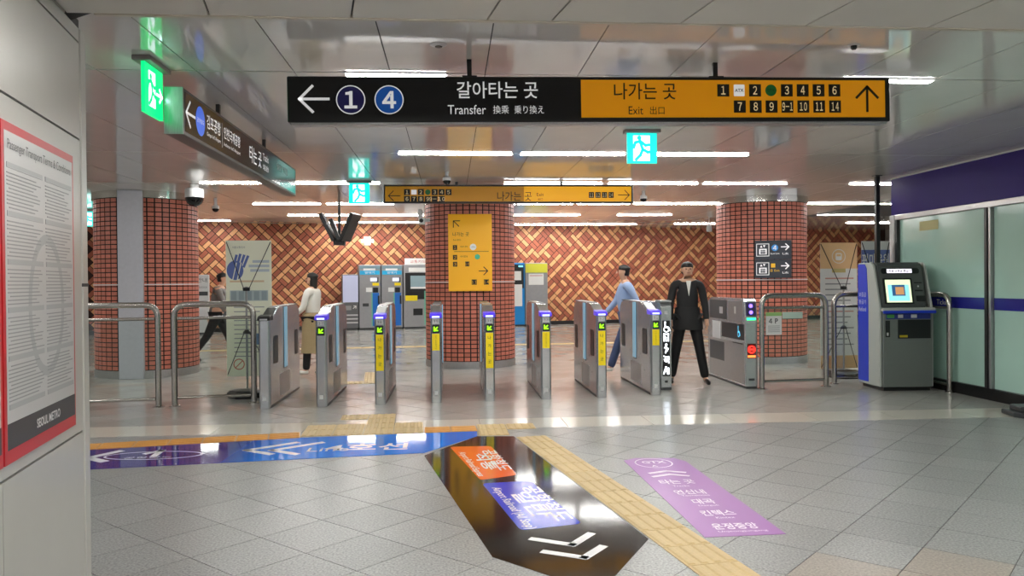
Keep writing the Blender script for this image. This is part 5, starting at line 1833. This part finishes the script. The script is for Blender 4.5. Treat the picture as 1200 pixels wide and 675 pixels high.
def person(label, at, face, pose, mats, hem=None, H_=1.72, skirt=None, bag=False):
    """face: heading (world angle the person looks to). Local +x is forward, +y the person's left."""
    s = H_ / 1.72
    J = {}

    def leg(side, a, b, foot, out=0.02):
        y = 0.095 * side
        hip = Vector((0, y, 0.90))
        kn = hip + Vector((math.sin(a), out * side, -math.cos(a))) * 0.43
        an = kn + Vector((math.sin(a - b), out * side, -math.cos(a - b))) * 0.42
        he = an + Vector((-0.05 * math.cos(foot), 0, -0.05 + 0.05 * math.sin(foot)))
        to = an + Vector((0.16 * math.cos(foot), 0.02 * side, -0.055 - 0.16 * math.sin(foot)))
        return hip, kn, an, he, to

    def arm(side, a, b, out=0.12):
        y = 0.19 * side
        sh = Vector((0.0, y, 1.41))
        el = sh + Vector((math.sin(a), out * side, -math.cos(a))) * 0.29
        wr = el + Vector((math.sin(a + b), 0.02 * side, -math.cos(a + b))) * 0.25
        d = (wr - el).normalized()
        return sh, el, wr, wr + d * 0.09, d

    Lg = {sd: leg(sd, *pose['leg'][k]) for k, sd in enumerate((1, -1))}
    Ar = {sd: arm(sd, *pose['arm'][k]) for k, sd in enumerate((1, -1))}
    lean = pose.get('lean', 0.0)

    def T(p):      # lean the trunk forward about the pelvis
        p = Vector(p)
        if p.z > 0.92:
            d = p.z - 0.92
            return Vector((p.x + d * math.sin(lean), p.y, 0.92 + d * math.cos(lean)))
        return p

    N_ = {'pelvis': (T((0, 0, 0.93)), 0.12, 0.15), 'waist': (T((0, 0, 1.1)), 0.1, 0.13), 'chest': (T((0, 0, 1.28)), 0.1, 0.135), 'collar': (T((0, 0, 1.43)), 0.07, 0.09),
          'neck': (T((0.01, 0, 1.49)), 0.05, 0.052), 'jaw': (T((0.03, 0, 1.555)), 0.062, 0.058), 'face': (T((0.03, 0, 1.62)), 0.088, 0.074), 'crown': (T((0.015, 0, 1.69)), 0.06, 0.055)}
    E_ = [('pelvis', 'waist'), ('waist', 'chest'), ('chest', 'collar'), ('collar', 'neck'), ('neck', 'jaw'), ('jaw', 'face'), ('face', 'crown')]
    for sd in (1, -1):
        hip, kn, an, he, to = Lg[sd]
        t = 'l' if sd == 1 else 'r'
        N_.update({'hip' + t: (hip, 0.085, 0.085), 'kn' + t: (kn, 0.055, 0.055), 'an' + t: (an, 0.036, 0.036), 'to' + t: (an + (to - an) * 0.7, 0.022, 0.026)})
        E_ += [('pelvis', 'hip' + t), ('hip' + t, 'kn' + t), ('kn' + t, 'an' + t), ('an' + t, 'to' + t)]
        sh, el, wr, pa, d = Ar[sd]
        N_.update({'sh' + t: (T(sh), 0.055, 0.055), 'el' + t: (T(el), 0.038, 0.038), 'wr' + t: (T(wr), 0.026, 0.03), 'pa' + t: (T(pa), 0.018, 0.034)})
        E_ += [('collar', 'sh' + t), ('sh' + t, 'el' + t), ('el' + t, 'wr' + t), ('wr' + t, 'pa' + t)]
    low = min(min(Lg[sd][4].z - 0.03, Lg[sd][3].z - 0.012) for sd in (1, -1))
    root_z = -low * s
    vs, fs = skin_mesh(N_, E_)
    mb = MB().add(vs, fs)
    # nose, ears
    hc = T((0.03, 0, 1.62))
    mb.add([hc + Vector(v) for v in ((0.083, -0.014, -0.02), (0.083, 0.014, -0.02), (0.112, 0, -0.018), (0.086, 0, 0.03))], [(0, 1, 2), (1, 3, 2), (3, 0, 2), (0, 3, 1)])
    for sd in (1, -1):
        mb.loft([(hc.x - 0.005, hc.y + sd * 0.075, hc.z - 0.03, 0.01, 0.006), (hc.x - 0.01, hc.y + sd * 0.08, hc.z, 0.02, 0.012), (hc.x - 0.01, hc.y + sd * 0.077, hc.z + 0.028, 0.014, 0.008)], 8)
        # fingers
        sh, el, wr, pa, d = Ar[sd]
        pa, wr = T(pa), T(wr)
        d = (pa - wr).normalized()
        lat = Vector((1, 0, 0)) - d * d.x
        lat.normalize()
        inn = d.cross(lat) * (1 if d.cross(lat).y * sd < 0 else -1)
        for q, (off, ln) in enumerate(((0.024, 0.07), (0.008, 0.08), (-0.008, 0.075), (-0.024, 0.058))):
            p0 = pa + lat * off - d * 0.02
            mb.tube([p0, p0 + d * ln * 0.5 + inn * 0.004, p0 + d * ln * 0.8 + inn * 0.016, p0 + d * ln + inn * 0.034], [0.009, 0.0085, 0.008, 0.006], 7)
        p0 = wr + d * 0.035 + lat * 0.02
        mb.tube([p0, p0 + lat * 0.022 + d * 0.02 + inn * 0.008, p0 + lat * 0.026 + d * 0.05 + inn * 0.018], [0.011, 0.01, 0.007], 7)
    body = mb.build('person', M_SKIN, None, smooth=True)
    body.location = (at[0], at[1], root_z)
    body.rotation_euler = (0, 0, face)
    body.scale = (s, s, s)
    tag(body, label, 'person')
    # face details
    for sd in (1, -1):
        MB().loft([(hc.x + 0.078, sd * 0.03, hc.z + 0.004, 0.006, 0.01), (hc.x + 0.081, sd * 0.03, hc.z + 0.01, 0.007, 0.012), (hc.x + 0.078, sd * 0.03, hc.z + 0.016, 0.006, 0.01)], 8).build('eye', M_BLACK, body)
    MB().box(hc.x + 0.07, hc.x + 0.086, -0.022, 0.022, hc.z - 0.05, hc.z - 0.043).build('mouth', mat('lips', rgb(150, 90, 84), 0.5), body)
    # hair: cap over the skull
    prof = []
    for i in range(9):
        t = i / 8 * PI / 2
        prof.append((hc.x - 0.022 - (0.01 if i < 3 else 0), hc.y, hc.z + 0.045 + 0.075 * math.sin(t), max(0.002, 0.1 * math.cos(t)), max(0.002, 0.088 * math.cos(t))))
    low_ = [(hc.x - 0.05, hc.y, hc.z - (0.16 if mats.get('long') else 0.06), 0.055, 0.066), (hc.x - 0.046, hc.y, hc.z - 0.02, 0.066, 0.082), (hc.x - 0.04, hc.y, hc.z + 0.03, 0.075, 0.086)]
    MB().loft(low_ + prof, 18).build('hair', mats.get('hair', M_HAIR), body, smooth=True)
    # trousers
    n2, e2_ = {'pelvis': (Vector((0, 0, 0.97)), 0.13, 0.165)}, []
    for sd in (1, -1):
        hip, kn, an, he, to = Lg[sd]
        t = 'l' if sd == 1 else 'r'
        n2.update({'hip' + t: (hip - Vector((0, 0, 0.02)), 0.105, 0.105), 'mid' + t: ((hip + kn) / 2, 0.092, 0.092), 'kn' + t: (kn, 0.076, 0.076), 'cf' + t: ((kn + an) / 2, 0.07, 0.07), 'an' + t: (an + Vector((0, 0, 0.0)), 0.066, 0.066)})
        e2_ += [('pelvis', 'hip' + t), ('hip' + t, 'mid' + t), ('mid' + t, 'kn' + t), ('kn' + t, 'cf' + t), ('cf' + t, 'an' + t)]
    if mats.get('legs'):
        v2, f2 = skin_mesh(n2, e2_)
        MB().add(v2, f2).build(mats.get('legname', 'trousers'), mats['legs'], body, smooth=True)
    for sd in (1, -1):
        hip, kn, an, he, to = Lg[sd]
        n3 = {'h': (he + Vector((0, 0, 0.022)), 0.036, 0.034), 'm': ((he + to) / 2 + Vector((0, 0, 0.03)), 0.042, 0.038), 't': (to + Vector((0.02, 0, 0.004)), 0.03, 0.036)}
        v3, f3 = skin_mesh(n3, [('h', 'm'), ('m', 't')], 1)
        MB().add(v3, f3).build('shoe', mats['shoe'], body, smooth=True)
    # upper garment with sleeves
    n4 = {'a': (T((0, 0, 0.95)), 0.135, 0.175), 'b': (T((0, 0, 1.12)), 0.125, 0.165), 'c': (T((0, 0, 1.3)), 0.135, 0.175), 'd': (T((0, 0, 1.42)), 0.085, 0.12), 'e': (T((0, 0, 1.475)), 0.066, 0.07)}
    e4 = [('a', 'b'), ('b', 'c'), ('c', 'd'), ('d', 'e')]
    for sd in (1, -1):
        sh, el, wr, pa, d = Ar[sd]
        t = 'l' if sd == 1 else 'r'
        n4.update({'sh' + t: (T(sh), 0.07, 0.07), 'el' + t: (T(el), 0.056, 0.056), 'wr' + t: (T(wr), 0.043, 0.043)})
        e4 += [('d', 'sh' + t), ('sh' + t, 'el' + t), ('el' + t, 'wr' + t)]
    v4, f4 = skin_mesh(n4, e4)
    mb = MB().add(v4, f4)
    if hem:
        mb.loft([(0, 0, hem, 0.165, 0.225), (0, 0, hem + 0.12, 0.16, 0.215), (0, 0, 0.98, 0.145, 0.19), (0, 0, 1.08, 0.13, 0.172)], 24)
    mb.build(mats.get('topname', 'jacket'), mats['top'], body, smooth=True)
    if mats.get('shirt'):
        p = T((0.075, 0, 1.36))
        MB().prism([(-0.035, 0.1), (0.035, 0.1), (0.0, -0.12)], 0, 0.01, 'z', Matrix.Translation((p.x + 0.045, 0, p.z)) @ Matrix.Rotation(PI / 2, 4, 'Z') @ Matrix.Rotation(PI / 2 - 0.12, 4, 'X')).build('shirt', mats['shirt'], body)
    if skirt:
        MB().loft([(0.0, 0, skirt, 0.2, 0.23), (0.0, 0, skirt + 0.2, 0.185, 0.215), (0, 0, 0.9, 0.175, 0.21), (0, 0, 1.02, 0.165, 0.2), (0, 0, 1.05, 0.14, 0.17)], 24).build('skirt', mats['skirt'], body, smooth=True)
    if bag:
        pa = T(Ar[-1][3])
        MB().box(pa.x - 0.16, pa.x + 0.16, pa.y - 0.05, pa.y + 0.05, pa.z - 0.34, pa.z - 0.06).build('bag', M_BLACK, body, bevel=0.02)
    return body


pm_ = G(806, 450)
person('person in a black suit standing between the pictogram post and the wide gate', (pm_.x, pm_.y), -PI / 2 - 0.12,
       {'leg': [(0.10, 0.02, 0.0, 0.17), (-0.08, 0.04, 0.0, 0.15)], 'arm': [(0.05, 0.35, 0.2), (0.02, 0.3, 0.2)]},
       {'top': M_SUIT, 'legs': M_TROU, 'shoe': M_SHOE, 'shirt': M_WHITEC}, hem=0.76)
pw = G(253, 424)
person('person in grey jacket and black trousers walking behind the cream banner', (pw.x + 0.04, pw.y), 0.05,
       {'leg': [(0.42, 0.15, -0.2), (-0.42, 0.25, 0.5)], 'arm': [(-0.5, 0.3, 0.1), (0.5, 0.35, 0.1)], 'lean': 0.12},
       {'top': M_GREYC, 'legs': M_TROU, 'shoe': M_SHOE})
pj = G(722, 439.5)
person('person in jeans and light blue top striding past between two gates', (pj.x + 0.2, pj.y), PI,
       {'leg': [(0.42, 0.08, 0.0), (-0.30, 0.30, 0.5)], 'arm': [(-0.4, 0.3, 0.1), (0.45, 0.35, 0.1)], 'lean': 0.08},
       {'top': M_SHIRTB, 'legs': M_JEANS, 'shoe': M_WHITEC, 'topname': 'shirt'})
ps = G(363, 440)
person('person in white top and khaki skirt half hidden behind the second gate', (ps.x + 0.06, ps.y), PI - 0.3,
       {'leg': [(0.12, 0.05, 0.0), (-0.10, 0.12, 0.1)], 'arm': [(0.25, 0.7, 0.1), (0.1, 0.3, 0.1)]},
       {'top': M_WHITEC, 'legs': M_TROU, 'legname': 'leggings', 'shoe': M_WHITEC, 'skirt': M_SKIRT, 'topname': 'blouse', 'long': True}, skirt=0.36, H_=1.62)
